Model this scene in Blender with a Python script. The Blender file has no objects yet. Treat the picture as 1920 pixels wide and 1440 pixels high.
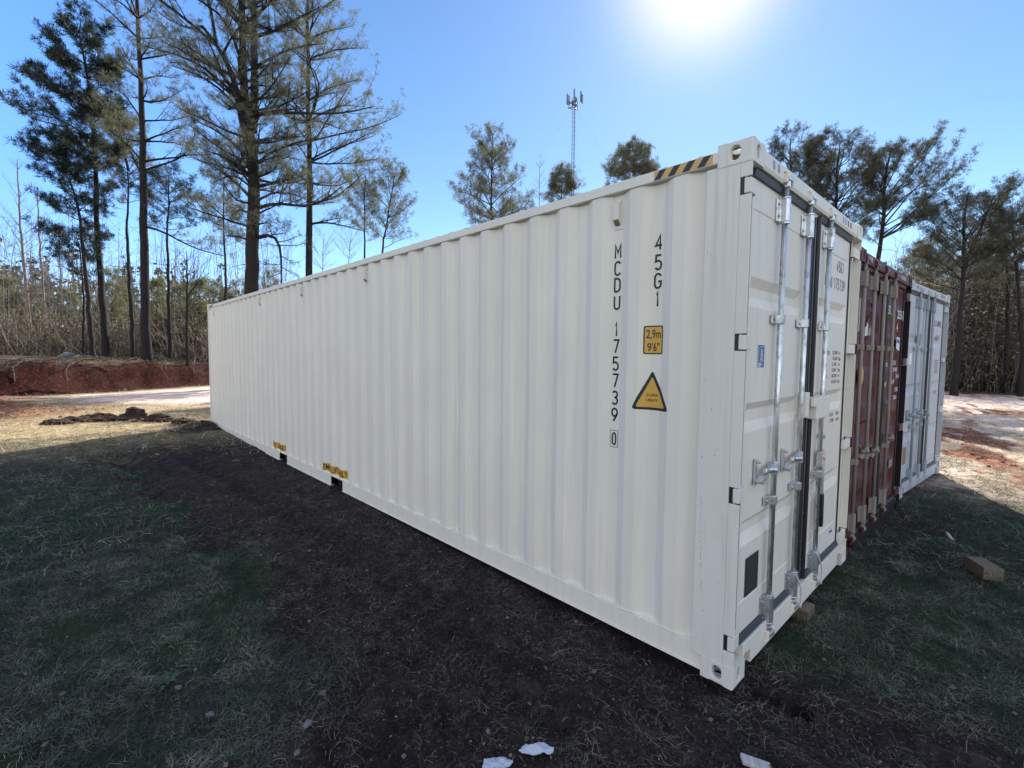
import bpy, bmesh, math, random
import numpy as np
from mathutils import Vector, Matrix
PI = math.pi
R_ = math.radians
rng = np.random.default_rng(7)
random.seed(7)
sc = bpy.context.scene
col = sc.collection

# ------------------------------------------------------------------ camera
CAM = np.array([-2.55947, -0.967489, 1.789093])
YAW, PITCH, ROLL, FPX = 0.7571045, -0.0608501, 0.00921388, 897.317
def cam_axes():
    f = np.array([math.sin(YAW)*math.cos(PITCH), math.cos(YAW)*math.cos(PITCH), math.sin(PITCH)])
    r0 = np.array([math.cos(YAW), -math.sin(YAW), 0.0]); u0 = np.cross(r0, f)
    r = r0*math.cos(ROLL)+u0*math.sin(ROLL); u = -r0*math.sin(ROLL)+u0*math.cos(ROLL)
    return r, u, f
CR, CU, CF = cam_axes()
cd = bpy.data.cameras.new('camera'); cam = bpy.data.objects.new('camera', cd); col.objects.link(cam)
cd.sensor_width = 36; cd.lens = FPX/1920*36; cd.clip_start = 0.05; cd.clip_end = 3000
cam.matrix_world = Matrix(((CR[0], CU[0], -CF[0], CAM[0]), (CR[1], CU[1], -CF[1], CAM[1]), (CR[2], CU[2], -CF[2], CAM[2]), (0, 0, 0, 1)))
sc.camera = cam
def at(u, v, D):
    """world point that stands D metres in front of the tripod, seen at survey coordinates u, v"""
    return CAM + D*(CF + CR*(u-960)/FPX - CU*(v-720)/FPX)

# ------------------------------------------------------------------ light
SUN_EL, SUN_AZ = R_(36.8), R_(64.0)
sd = Vector((math.cos(SUN_EL)*math.sin(SUN_AZ), math.cos(SUN_EL)*math.cos(SUN_AZ), math.sin(SUN_EL)))
wd = bpy.data.worlds.new('World'); sc.world = wd; wd.use_nodes = True
wn = wd.node_tree; wn.nodes.clear()
sky = wn.nodes.new('ShaderNodeTexSky'); sky.sky_type = 'NISHITA'; sky.sun_disc = False
sky.sun_elevation = SUN_EL; sky.sun_rotation = SUN_AZ
sky.altitude = 200; sky.air_density = 1.0; sky.dust_density = 0.11; sky.ozone_density = 3.0
bg = wn.nodes.new('ShaderNodeBackground'); bg.inputs[1].default_value = 0.09
wo = wn.nodes.new('ShaderNodeOutputWorld')
# sky behind the camera made paler and brighter, added fill for the shaded walls
wtc = wn.nodes.new('ShaderNodeTexCoord'); wdot = wn.nodes.new('ShaderNodeVectorMath'); wdot.operation = 'DOT_PRODUCT'
wdot.inputs[1].default_value = (-.77, -.62, .12); wn.links.new(wtc.outputs['Generated'], wdot.inputs[0])
wmr = wn.nodes.new('ShaderNodeMapRange'); wmr.interpolation_type = 'SMOOTHSTEP'; wmr.inputs['From Min'].default_value = -.55; wmr.inputs['From Max'].default_value = .70
wn.links.new(wdot.outputs['Value'], wmr.inputs['Value'])
hf = wn.nodes.new('ShaderNodeHueSaturation'); hf.inputs['Saturation'].default_value = 1.12; hf.inputs['Value'].default_value = .95
hb = wn.nodes.new('ShaderNodeHueSaturation'); hb.inputs['Saturation'].default_value = .26; hb.inputs['Value'].default_value = 2.0
wm = wn.nodes.new('ShaderNodeMix'); wm.data_type = 'RGBA'
for h_ in (hf, hb): wn.links.new(sky.outputs[0], h_.inputs['Color'])
wn.links.new(wmr.outputs[0], wm.inputs[0]); wn.links.new(hb.outputs[0], wm.inputs[7])
# blue of the clear sky well away from the sun
wds = wn.nodes.new('ShaderNodeVectorMath'); wds.operation = 'DOT_PRODUCT'; wds.inputs[1].default_value = tuple(sd); wn.links.new(wtc.outputs['Generated'], wds.inputs[0])
wmb = wn.nodes.new('ShaderNodeMapRange'); wmb.interpolation_type = 'SMOOTHSTEP'; wmb.inputs['From Min'].default_value = .42; wmb.inputs['From Max'].default_value = .92; wmb.inputs['To Min'].default_value = 1; wmb.inputs['To Max'].default_value = 0
wn.links.new(wds.outputs['Value'], wmb.inputs['Value'])
wad = wn.nodes.new('ShaderNodeMix'); wad.data_type = 'RGBA'; wad.blend_type = 'ADD'; wad.inputs[7].default_value = (.16, .85, 3.2, 1); wad.clamp_result = False
wn.links.new(wmb.outputs[0], wad.inputs[0]); wn.links.new(hf.outputs[0], wad.inputs[6]); 
# bright aureole close round the sun
wau = wn.nodes.new('ShaderNodeMapRange'); wau.interpolation_type = 'LINEAR'; wau.inputs['From Min'].default_value = .972; wau.inputs['From Max'].default_value = 1.0
wn.links.new(wds.outputs['Value'], wau.inputs['Value'])
wa2 = wn.nodes.new('ShaderNodeMix'); wa2.data_type = 'RGBA'; wa2.blend_type = 'ADD'; wa2.inputs[7].default_value = (4.5, 3.0, 1.2, 1); wa2.clamp_result = False
wpw = wn.nodes.new('ShaderNodeMath'); wpw.operation = 'POWER'; wpw.inputs[1].default_value = 4.2; wn.links.new(wau.outputs[0], wpw.inputs[0]); wn.links.new(wpw.outputs[0], wa2.inputs[0]); wn.links.new(wad.outputs[2], wa2.inputs[6]); wn.links.new(wa2.outputs[2], wm.inputs[6])
wn.links.new(wm.outputs[2], bg.inputs[0]); wn.links.new(bg.outputs[0], wo.inputs[0])
sl = bpy.data.lights.new('sun', 'SUN'); sl.energy = 5.0; sl.angle = R_(0.5); sl.color = (1.0, 0.93, 0.82)
so = bpy.data.objects.new('sun', sl); col.objects.link(so); so.rotation_euler = sd.to_track_quat('Z', 'Y').to_euler(); so.location = (0, 0, 60)
vs = sc.view_settings
sc.display_settings.display_device = 'sRGB'
vs.view_transform = 'Standard'; vs.look = 'None'; vs.exposure = 1.1; vs.gamma = 1.0
try: vs.use_curve_mapping = False
except Exception: pass
sc.cycles.max_bounces = 8; sc.cycles.diffuse_bounces = 4; sc.cycles.transparent_max_bounces = 8

# ------------------------------------------------------------------ helpers
def tag(o, label=None, cat=None, group=None, kind=None):
    if label: o['label'] = label
    if cat: o['category'] = cat
    if group: o['group'] = group
    if kind: o['kind'] = kind
    return o
def empty(name, loc=(0, 0, 0), rz=0.0):
    o = bpy.data.objects.new(name, None); o.empty_display_size = .3
    o.location = loc; o.rotation_euler = (0, 0, rz); col.objects.link(o); return o
def np_mesh(name, V, quads=None, tris=None, smooth=False):
    V = np.asarray(V, np.float32).reshape(-1, 3)
    me = bpy.data.meshes.new(name)
    nq = 0 if quads is None else len(quads); nt = 0 if tris is None else len(tris)
    me.vertices.add(len(V)); me.vertices.foreach_set('co', V.ravel())
    idx = []
    if nq: idx.append(np.asarray(quads, np.int32).ravel())
    if nt: idx.append(np.asarray(tris, np.int32).ravel())
    idx = np.concatenate(idx)
    me.loops.add(len(idx)); me.loops.foreach_set('vertex_index', idx)
    tot = np.concatenate([np.full(nq, 4, np.int32), np.full(nt, 3, np.int32)])
    st = np.concatenate([[0], np.cumsum(tot)[:-1]]).astype(np.int32)
    me.polygons.add(nq+nt); me.polygons.foreach_set('loop_start', st); me.polygons.foreach_set('loop_total', tot)
    me.polygons.foreach_set('use_smooth', np.full(nq+nt, smooth, bool))
    me.update(calc_edges=True)
    return me
def link(name, me, mat, parent=None):
    o = bpy.data.objects.new(name, me)
    if mat is not None: me.materials.append(mat)
    col.objects.link(o)
    if parent is not None: o.parent = parent
    return o

class MB:
    """collects polygons, then links them as one mesh object"""
    def __init__(s): s.v = []; s.f = []
    def poly(s, pts):
        b = len(s.v); s.v += [tuple(map(float, p)) for p in pts]; s.f.append(list(range(b, b+len(pts)))); return s
    def box(s, x0, x1, y0, y1, z0, z1):
        b = len(s.v)
        s.v += [(x0, y0, z0), (x1, y0, z0), (x1, y1, z0), (x0, y1, z0), (x0, y0, z1), (x1, y0, z1), (x1, y1, z1), (x0, y1, z1)]
        s.f += [[b+i for i in q] for q in ((3, 2, 1, 0), (4, 5, 6, 7), (0, 1, 5, 4), (1, 2, 6, 5), (2, 3, 7, 6), (3, 0, 4, 7))]
        return s
    def tube(s, pts, r, n=10, cap=True):
        pts = [Vector(p) for p in pts]; b = len(s.v)
        for i, p in enumerate(pts):
            t = (pts[min(i+1, len(pts)-1)]-pts[max(i-1, 0)]).normalized()
            a = t.orthogonal().normalized() if abs(t.z) > .9 else t.cross(Vector((0, 0, 1))).normalized()
            if abs(t.z) > .9: a = Vector((1, 0, 0))-t*t.x; a.normalize()
            c = t.cross(a); rr = r[i] if isinstance(r, (list, tuple)) else r
            for k in range(n):
                w = 2*PI*k/n; s.v.append(tuple(p+a*math.cos(w)*rr+c*math.sin(w)*rr))
        for i in range(len(pts)-1):
            for k in range(n):
                k2 = (k+1) % n; s.f.append([b+i*n+k, b+i*n+k2, b+(i+1)*n+k2, b+(i+1)*n+k])
        if cap:
            s.f.append([b+k for k in range(n)][::-1]); s.f.append([b+(len(pts)-1)*n+k for k in range(n)])
        return s
    def prism(s, pts, ax, a0, a1):
        """closed outline pts (2D) extruded along axis ax from a0 to a1"""
        def P(p, a):
            l = list(p); l.insert(ax, a); return tuple(l)
        n = len(pts); b = len(s.v)
        s.v += [P(p, a0) for p in pts]+[P(p, a1) for p in pts]
        s.f.append(list(range(b, b+n))[::-1]); s.f.append(list(range(b+n, b+2*n)))
        for i in range(n):
            j = (i+1) % n; s.f.append([b+i, b+j, b+n+j, b+n+i])
        return s
    def build(s, name, mat, parent=None, bevel=0, smooth=False, label=None, fix=True):
        me = bpy.data.meshes.new(name); me.from_pydata(s.v, [], s.f)
        if fix:
            bm = bmesh.new(); bm.from_mesh(me); bmesh.ops.recalc_face_normals(bm, faces=bm.faces); bm.to_mesh(me); bm.free()
        me.update()
        if smooth: me.polygons.foreach_set('use_smooth', np.ones(len(me.polygons), bool))
        o = link(name, me, mat, parent)
        if bevel:
            m = o.modifiers.new('bevel', 'BEVEL'); m.width = bevel; m.segments = 2; m.limit_method = 'ANGLE'; m.angle_limit = R_(50)
        if label: o['label'] = label
        return o

# numpy noise
def _h(i, j, s):
    n = (i.astype(np.int64)*374761393 + j.astype(np.int64)*668265263 + s*2147483647*7) & 0xffffffff
    n = ((n ^ (n >> 13))*1274126177) & 0xffffffff
    return ((n ^ (n >> 16)) & 0xffff)/65535.0
def vn(x, y, s=0):
    xi = np.floor(x); yi = np.floor(y); fx = x-xi; fy = y-yi
    fx = fx*fx*(3-2*fx); fy = fy*fy*(3-2*fy)
    a = _h(xi, yi, s); b = _h(xi+1, yi, s); c = _h(xi, yi+1, s); d = _h(xi+1, yi+1, s)
    return (a*(1-fx)+b*fx)*(1-fy)+(c*(1-fx)+d*fx)*fy
def fbm(x, y, s=0, o=4):
    t = 0; a = .5; 
    for k in range(o): t = t+a*vn(x*2**k+k*17.3, y*2**k-k*9.1, s+k); a *= .5
    return t/(1-.5**o)
def ss(e0, e1, x):
    t = np.clip((x-e0)/(e1-e0), 0, 1); return t*t*(3-2*t)

# batches of tubes / leaves -------------------------------------------------
def batch_tubes(P, Rr, n=3):
    """P (N,K,3), Rr (N,K) -> verts, quads"""
    N, K, _ = P.shape
    T = np.gradient(P, axis=1); T /= np.linalg.norm(T, axis=2, keepdims=True)+1e-9
    ref = np.where(np.abs(T[..., 2:3]) > .85, np.array([1., 0, 0]), np.array([0, 0, 1.]))
    A = np.cross(T, ref); A /= np.linalg.norm(A, axis=2, keepdims=True)+1e-9
    B = np.cross(T, A)
    w = 2*PI*np.arange(n)/n
    V = P[:, :, None, :]+Rr[:, :, None, None]*(A[:, :, None, :]*np.cos(w)[None, None, :, None]+B[:, :, None, :]*np.sin(w)[None, None, :, None])
    idx = np.arange(N*K*n).reshape(N, K, n)
    a = idx[:, :-1, :]; b = idx[:, 1:, :]
    q = np.stack([a, np.roll(a, -1, 2), np.roll(b, -1, 2), b], -1).reshape(-1, 4)
    return V.reshape(-1, 3), q
def batch_blades(P, W):
    """flat strips: P (N,K,3) centre line, W (N,K,3) half width vectors"""
    N, K, _ = P.shape
    V = np.stack([P-W, P+W], 2)
    idx = np.arange(N*K*2).reshape(N, K, 2)
    q = np.stack([idx[:, :-1, 0], idx[:, :-1, 1], idx[:, 1:, 1], idx[:, 1:, 0]], -1).reshape(-1, 4)
    return V.reshape(-1, 3), q
def unit(n):
    v = rng.normal(size=(n, 3)); return v/np.linalg.norm(v, axis=1, keepdims=True)
def needle_tufts(C, Dr, size, n=12, w=.012):
    """thin triangles radiating from C around direction Dr"""
    M = len(C)
    d = unit(M*n).reshape(M, n, 3)*.85+Dr[:, None, :]*.75
    d /= np.linalg.norm(d, axis=2, keepdims=True)+1e-9
    sz = size[:, None, None]*(.65+.5*rng.random((M, n, 1)))
    side = np.cross(d, unit(M*n).reshape(M, n, 3)); side /= np.linalg.norm(side, axis=2, keepdims=True)+1e-9
    c = C[:, None, :]+unit(M*n).reshape(M, n, 3)*size[:, None, None]*.12
    tip = c+d*sz; mid = c+d*sz*.55
    V = np.stack([c, mid+side*w, tip, mid-side*w], 2).reshape(-1, 3)
    q = np.arange(M*n*4).reshape(-1, 4)
    return V, q
class NB:
    def __init__(s): s.V = []; s.Q = []; s.n = 0
    def add(s, V, Q): s.V.append(V); s.Q.append(Q+s.n); s.n += len(V)
    def build(s, name, mat, parent=None, smooth=False, origin=(0, 0, 0)):
        return link(name, np_mesh(name, np.concatenate(s.V)-np.array(origin), np.concatenate(s.Q), smooth=smooth), mat, parent)

# ------------------------------------------------------------------ materials
def mat(name, base=(.5, .5, .5), rough=.6, metal=0.0, spec=None):
    m = bpy.data.materials.new(name); m.use_nodes = True
    b = m.node_tree.nodes['Principled BSDF']
    b.inputs['Base Color'].default_value = (*base, 1); b.inputs['Roughness'].default_value = rough; b.inputs['Metallic'].default_value = metal
    if spec is not None: b.inputs['Specular IOR Level'].default_value = spec
    return m
class NT:
    def __init__(s, m): s.m = m; s.t = m.node_tree; s.b = s.t.nodes['Principled BSDF']
    def n(s, typ, **kw):
        x = s.t.nodes.new(typ)
        for k, v in kw.items():
            if k in ('op', 'operation'): x.operation = v
            else: setattr(x, k, v)
        return x
    def l(s, a, b): s.t.links.new(a, b)
    def coord(s, scale=(1, 1, 1), kind='Object'):
        t = s.n('ShaderNodeTexCoord'); mp = s.n('ShaderNodeMapping'); mp.inputs['Scale'].default_value = scale
        s.l(t.outputs[kind], mp.inputs[0]); return mp.outputs[0]
    def noise(s, vec, scale, detail=4, rough=.6, dist=0):
        x = s.n('ShaderNodeTexNoise'); x.inputs['Scale'].default_value = scale; x.inputs['Detail'].default_value = detail
        x.inputs['Roughness'].default_value = rough; x.inputs['Distortion'].default_value = dist
        if vec is not None: s.l(vec, x.inputs['Vector'])
        return x.outputs[0]
    def ramp(s, fac, stops):
        x = s.n('ShaderNodeValToRGB'); e = x.color_ramp.elements
        while len(e) < len(stops): e.new(.5)
        for i, (p, c) in enumerate(stops):
            e[i].position = p; e[i].color = (*c, 1) if len(c) == 3 else c
        s.l(fac, x.inputs[0]); return x.outputs[0]
    def mix(s, fac, a, b, bt='MIX'):
        x = s.n('ShaderNodeMix'); x.data_type = 'RGBA'; x.blend_type = bt
        for i, q in ((0, fac), (6, a), (7, b)):
            if isinstance(q, (int, float)): x.inputs[i].default_value = q
            elif isinstance(q, tuple): x.inputs[i].default_value = (*q, 1)
            else: s.l(q, x.inputs[i])
        return x.outputs[2]
    def math(s, op, a, b=0.0, clamp=False):
        x = s.n('ShaderNodeMath', op=op); x.use_clamp = clamp
        for i, q in ((0, a), (1, b)):
            if isinstance(q, (int, float)): x.inputs[i].default_value = q
            else: s.l(q, x.inputs[i])
        return x.outputs[0]
    def bump(s, h, strength=.3, dist=.01):
        x = s.n('ShaderNodeBump'); x.inputs['Strength'].default_value = strength; x.inputs['Distance'].default_value = dist
        s.l(h, x.inputs['Height']); s.l(x.outputs[0], s.b.inputs['Normal'])

def paint_mat(name, base, dirt=(.25, .21, .16), amount=.35, rough=.48, scuff=.5, scuffcol=(.12, .11, .1)):
    m = mat(name, base, rough, spec=.22); t = NT(m)
    big = t.noise(t.coord((1, 1, 1)), 1.3, 3)
    streak = t.noise(t.coord((9, 9, .35)), 2.0, 6, .65)
    fine = t.noise(t.coord((1, 1, 1)), 38, 5, .7)
    f1 = t.ramp(streak, [(.50, (0, 0, 0)), (.78, (1, 1, 1))])
    f1 = t.math('MULTIPLY', f1, t.math('MULTIPLY', t.ramp(big, [(.35, (0, 0, 0)), (.7, (1, 1, 1))]), amount))
    c = t.mix(f1, base, dirt)
    tint = t.ramp(big, [(.3, tuple(x*.94 for x in base)), (.7, tuple(min(x*1.03, 1) for x in base))])
    c = t.mix(f1, tint, dirt)
    spot = t.noise(t.coord((1.2, 1.2, .5)), 11, 7, .75)
    f2 = t.math('MULTIPLY', t.ramp(spot, [(.70, (0, 0, 0)), (.76, (1, 1, 1))]), scuff)
    c = t.mix(f2, c, scuffcol)
    t.l(c, t.b.inputs['Base Color'])
    t.l(t.ramp(fine, [(.3, (rough-.06,)*3), (.7, (rough+.12,)*3)]), t.b.inputs['Roughness'])
    t.bump(t.math('ADD', t.math('MULTIPLY', fine, .25), t.noise(t.coord((1, 1, .4)), 5, 3)), .12, .006)
    return m
M_cream = paint_mat('cream_paint', (.765, .733, .655), amount=.32, scuff=.28)
M_creamw = paint_mat('worn_cream_paint', (.72, .695, .635), amount=.6, scuff=.55)
M_white = paint_mat('white_blue_paint', (.45, .49, .54), dirt=(.3, .27, .22), amount=.5, scuff=.5)
M_red = paint_mat('maroon_paint', (.098, .029, .032), dirt=(.05, .025, .02), amount=.8, rough=.5, scuff=.9, scuffcol=(.13, .05, .025))
M_reddark = paint_mat('dark_maroon_post_and_sill', (.022, .014, .018), dirt=(.01, .008, .008), amount=.6, rough=.55, scuff=.3)
def galv(name, base, rough):
    m = mat(name, base, rough, .85); t = NT(m)
    n = t.noise(t.coord((1, 1, .5)), 26, 5, .7)
    t.l(t.ramp(n, [(.32, tuple(x*.45 for x in base)), (.5, base), (.7, tuple(min(1, x*1.15) for x in base))]), t.b.inputs['Base Color'])
    t.l(t.ramp(n, [(.3, (rough+.2,)*3), (.7, (rough-.05,)*3)]), t.b.inputs['Roughness']); t.bump(n, .1, .002)
    return m
M_galv = galv('galvanised_steel', (.62, .64, .66), .30)
M_rodtan = paint_mat('weathered_tan_rod_paint', (.27, .235, .21), amount=.8, rough=.6, scuff=.9, scuffcol=(.13, .05, .03))
M_rodblue = paint_mat('weathered_grey_rod_paint', (.30, .36, .40), amount=.6, rough=.5, scuff=.6, scuffcol=(.1, .12, .13))
M_rubber = mat('black_rubber', (.012, .013, .018), .5)
M_rubberg = mat('grey_rubber', (.045, .055, .075), .5)
M_strip = mat('gasket_retainer_steel', (.12, .11, .11), .5, .5)
M_black = mat('black_decal', (.012, .014, .02), .5)
M_inkgrey = mat('grey_stencil_ink', (.07, .075, .09), .6)
M_whiteink = mat('white_stencil_paint', (.62, .60, .58), .6)
M_yellow = mat('yellow_decal', (.62, .36, .06), .5)
M_orange = mat('amber_stripe_decal', (.60, .37, .14), .5)
M_tape = mat('blue_grey_reflective_tape', (.24, .29, .38), .4)
M_tapebr = mat('brown_tape', (.16, .09, .05), .5)
M_blue = mat('blue_label', (.02, .09, .32), .4)
M_whitelab = mat('white_label', (.75, .77, .80), .5)
M_plate = mat('dark_data_plate', (.055, .05, .055), .45, .4)
M_cable = mat('white_seal_cord', (.6, .6, .6), .5)
M_grip = mat('black_grip', (.008, .008, .01), .45)
M_mesh = mat('vent_mesh', (.22, .17, .10), .7)
M_under = mat('dark_underframe', (.02, .02, .025), .8)

def wood_mat(name, c1, c2):
    m = mat(name, c1, .8); t = NT(m)
    n = t.noise(t.coord((3, 60, 60)), 1, 5, .6, .6)
    t.l(t.ramp(n, [(.3, c2), (.65, c1)]), t.b.inputs['Base Color']); t.bump(n, .4, .003)
    return m
M_wood = wood_mat('weathered_timber', (.17, .12, .085), (.07, .05, .035))
M_woodred = wood_mat('reddish_sawn_timber', (.17, .135, .10), (.07, .052, .038))
M_woodpale = wood_mat('pale_sawn_timber', (.45, .46, .47), (.25, .24, .23))

def foliage_mat(name, dark, light, trans, patch=None, lo=0.0, tf=.38):
    m = bpy.data.materials.new(name); m.use_nodes = True; t = m.node_tree; t.nodes.clear()
    geo = t.nodes.new('ShaderNodeNewGeometry')
    rp = t.nodes.new('ShaderNodeValToRGB'); rp.color_ramp.elements[0].position = lo; rp.color_ramp.elements[0].color = (*dark, 1); rp.color_ramp.elements[1].color = (*light, 1)
    t.links.new(geo.outputs['Random Per Island'], rp.inputs[0])
    d = t.nodes.new('ShaderNodeBsdfDiffuse'); tr = t.nodes.new('ShaderNodeBsdfTranslucent'); tr.inputs[0].default_value = (*trans, 1)
    csrc = rp.outputs[0]
    if patch:
        tc = t.nodes.new('ShaderNodeTexCoord'); no = t.nodes.new('ShaderNodeTexNoise'); no.inputs['Scale'].default_value = patch; no.inputs['Detail'].default_value = 5; no.inputs['Roughness'].default_value = .65
        t.links.new(tc.outputs['Object'], no.inputs['Vector'])
        r2 = t.nodes.new('ShaderNodeValToRGB'); r2.color_ramp.elements[0].position = .38; r2.color_ramp.elements[0].color = (.22, .22, .22, 1); r2.color_ramp.elements[1].position = .64; r2.color_ramp.elements[1].color = (1.5, 1.5, 1.5, 1)
        mu = t.nodes.new('ShaderNodeMix'); mu.data_type = 'RGBA'; mu.blend_type = 'MULTIPLY'; mu.inputs[0].default_value = 1
        t.links.new(no.outputs[0], r2.inputs[0]); t.links.new(csrc, mu.inputs[6]); t.links.new(r2.outputs[0], mu.inputs[7]); csrc = mu.outputs[2]
    t.links.new(csrc, d.inputs[0])
    g = t.nodes.new('ShaderNodeBsdfGlossy'); g.inputs['Roughness'].default_value = .45; g.inputs[0].default_value = (.8, .85, .8, 1)
    mx = t.nodes.new('ShaderNodeMixShader'); mx.inputs[0].default_value = tf
    mx2 = t.nodes.new('ShaderNodeMixShader'); mx2.inputs[0].default_value = .05
    t.links.new(d.outputs[0], mx.inputs[1]); t.links.new(tr.outputs[0], mx.inputs[2])
    t.links.new(mx.outputs[0], mx2.inputs[1]); t.links.new(g.outputs[0], mx2.inputs[2])
    o = t.nodes.new('ShaderNodeOutputMaterial'); t.links.new(mx2.outputs[0], o.inputs[0])
    return m
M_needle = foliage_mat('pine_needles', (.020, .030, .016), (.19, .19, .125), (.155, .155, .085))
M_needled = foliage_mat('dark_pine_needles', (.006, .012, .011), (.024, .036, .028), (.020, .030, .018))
M_needlem = foliage_mat('dusky_pine_needles', (.012, .016, .013), (.10, .10, .072), (.07, .07, .04))  # darker needle colour of the right hand group
M_young = foliage_mat('young_pine_needles', (.07, .09, .03), (.24, .24, .13), (.24, .24, .10))
M_brush = foliage_mat('sun_and_shade_toned_dry_brush', (.022, .016, .012), (.80, .66, .50), (.5, .38, .25), None, .45, .22)  # dark gaps and sunlit twigs are put into the random twig colour
M_thick = foliage_mat('shade_toned_thicket', (.012, .011, .010), (.62, .55, .43), (.30, .27, .17), None, .5, .25)  # same here: shaded gaps and sunlit bits painted as random tone
M_twig = foliage_mat('bare_grey_twigs', (.10, .08, .07), (.70, .60, .52), (.05, .04, .04))
def bark_mat(name, a, b):
    m = mat(name, a, .95); t = NT(m)
    n = t.noise(t.coord((1, 1, .35)), 14, 5, .7)
    t.l(t.ramp(n, [(.35, b), (.65, a)]), t.b.inputs['Base Color']); t.bump(n, .8, .03)
    return m
M_bark = bark_mat('pine_bark', (.021, .015, .015), (.006, .005, .005))
M_barkg = bark_mat('grey_bark', (.30, .24, .21), (.14, .11, .10))

# ------------------------------------------------------------------ ground
BK0 = np.array([-2.405, 24.79]); BK1 = np.array([2.778, 27.614])       # foot of the clay bank
bd = (BK1-BK0)/np.linalg.norm(BK1-BK0); bn = np.array([-bd[1], bd[0]])
def G(x, y):
    x = np.asarray(x, float); y = np.asarray(y, float)
    z = -.055+.0125*np.clip(y, 0, 13)-.012*np.clip(x-2, 0, 8)*(1-ss(6, 14, y))
    z = z-.02*ss(-1.5, -4, x)*(1-ss(4, 10, y))
    z = z+.05*(fbm(x*.45, y*.45, 3)-.5)*(ss(1.5, 4, np.abs(x-1.2)+np.clip(y-2, 0, 3)))
    z = z+.028*(fbm(x*2.2, y*2.2, 5)-.5)+.014*(fbm(x*9, y*9, 8, 3)-.5)
    # tyre ruts in the dirt along the box
    for c, w, dp in ((-.80, .14, .075), (-1.60, .13, .065)):
        cc = c+.10*np.sin(y*.5)-.02*y
        z = z-dp*np.exp(-((x-cc)/w)**2)*ss(-.5, 1.0, y)*(1-ss(9, 12, y))
        z = z+dp*.5*np.exp(-((np.abs(x-cc)-w*1.7)/(w*.6))**2)*ss(-.5, 1.0, y)*(1-ss(9, 12, y))
    # rectangular hole left by a block near the corner
    hx = (x-.20)*.995+(y+.185)*.09; hy = -(x-.20)*.09+(y+.185)*.995
    z = z-.11*(1-ss(.045, .06, np.abs(hx)))*(1-ss(.13, .145, np.abs(hy)))
    # scooped earth in the foreground
    z = z-.055*np.exp(-(((x+1.25)/.34)**2+((y-.85)/.3)**2))
    z = z+.07*np.exp(-(((x+1.62)/.16)**2+((y-1.25)/.16)**2))
    z = z+.10*np.exp(-(((x+.22)/.30)**2+((y-11.9)/.5)**2))*(.3+1.5*fbm(x*6, y*6, 31, 4))
    # clay bank and rising wood floor behind it
    t = (x-BK0[0])*bd[0]+(y-BK0[1])*bd[1]; d = (x-BK0[0])*bn[0]+(y-BK0[1])*bn[1]
    d = d+1.5*(fbm(t*.22, t*0+3, 12, 3)-.5)+.9*(fbm(t*.9, d*.7, 14, 3)-.5)
    along = ss(-9, -3, t)*0+1-ss(24, 36, t)
    z = z+along*((.70+.55*fbm(t*.35, t*0+8, 71, 4))*ss(0, 1.2, d)+.22*ss(1.5, 6, d)+.35*ss(6, 40, d))
    z = z+along*.42*(fbm(x*1.3, y*1.3, 21, 5)-.5)*ss(0, 1.5, d)*(1-ss(4, 9, d))
    # orange mound at the left end of the cut
    z = z+.55*np.exp(-(((t+5.2)/2.2)**2+((d+1.2)/1.4)**2))
    # churned field on the right
    rt = ss(6, 10, x-np.clip(y, 0, 60)*.2)*(1-ss(15, 26, y-.3*x))
    z = z+rt*(.16*(fbm(x*.6+.5*y, y*.9-.2*x, 40, 4)-.5)+.13*(fbm(x*2.6, y*2.6, 44, 4)-.5))
    far = np.hypot(x, y)
    z = z+1.2*ss(80, 400, far)
    return z
g_line = lambda x, y: ((x-BK0[0])*bd[0]+(y-BK0[1])*bd[1], (x-BK0[0])*bn[0]+(y-BK0[1])*bn[1])
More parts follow.
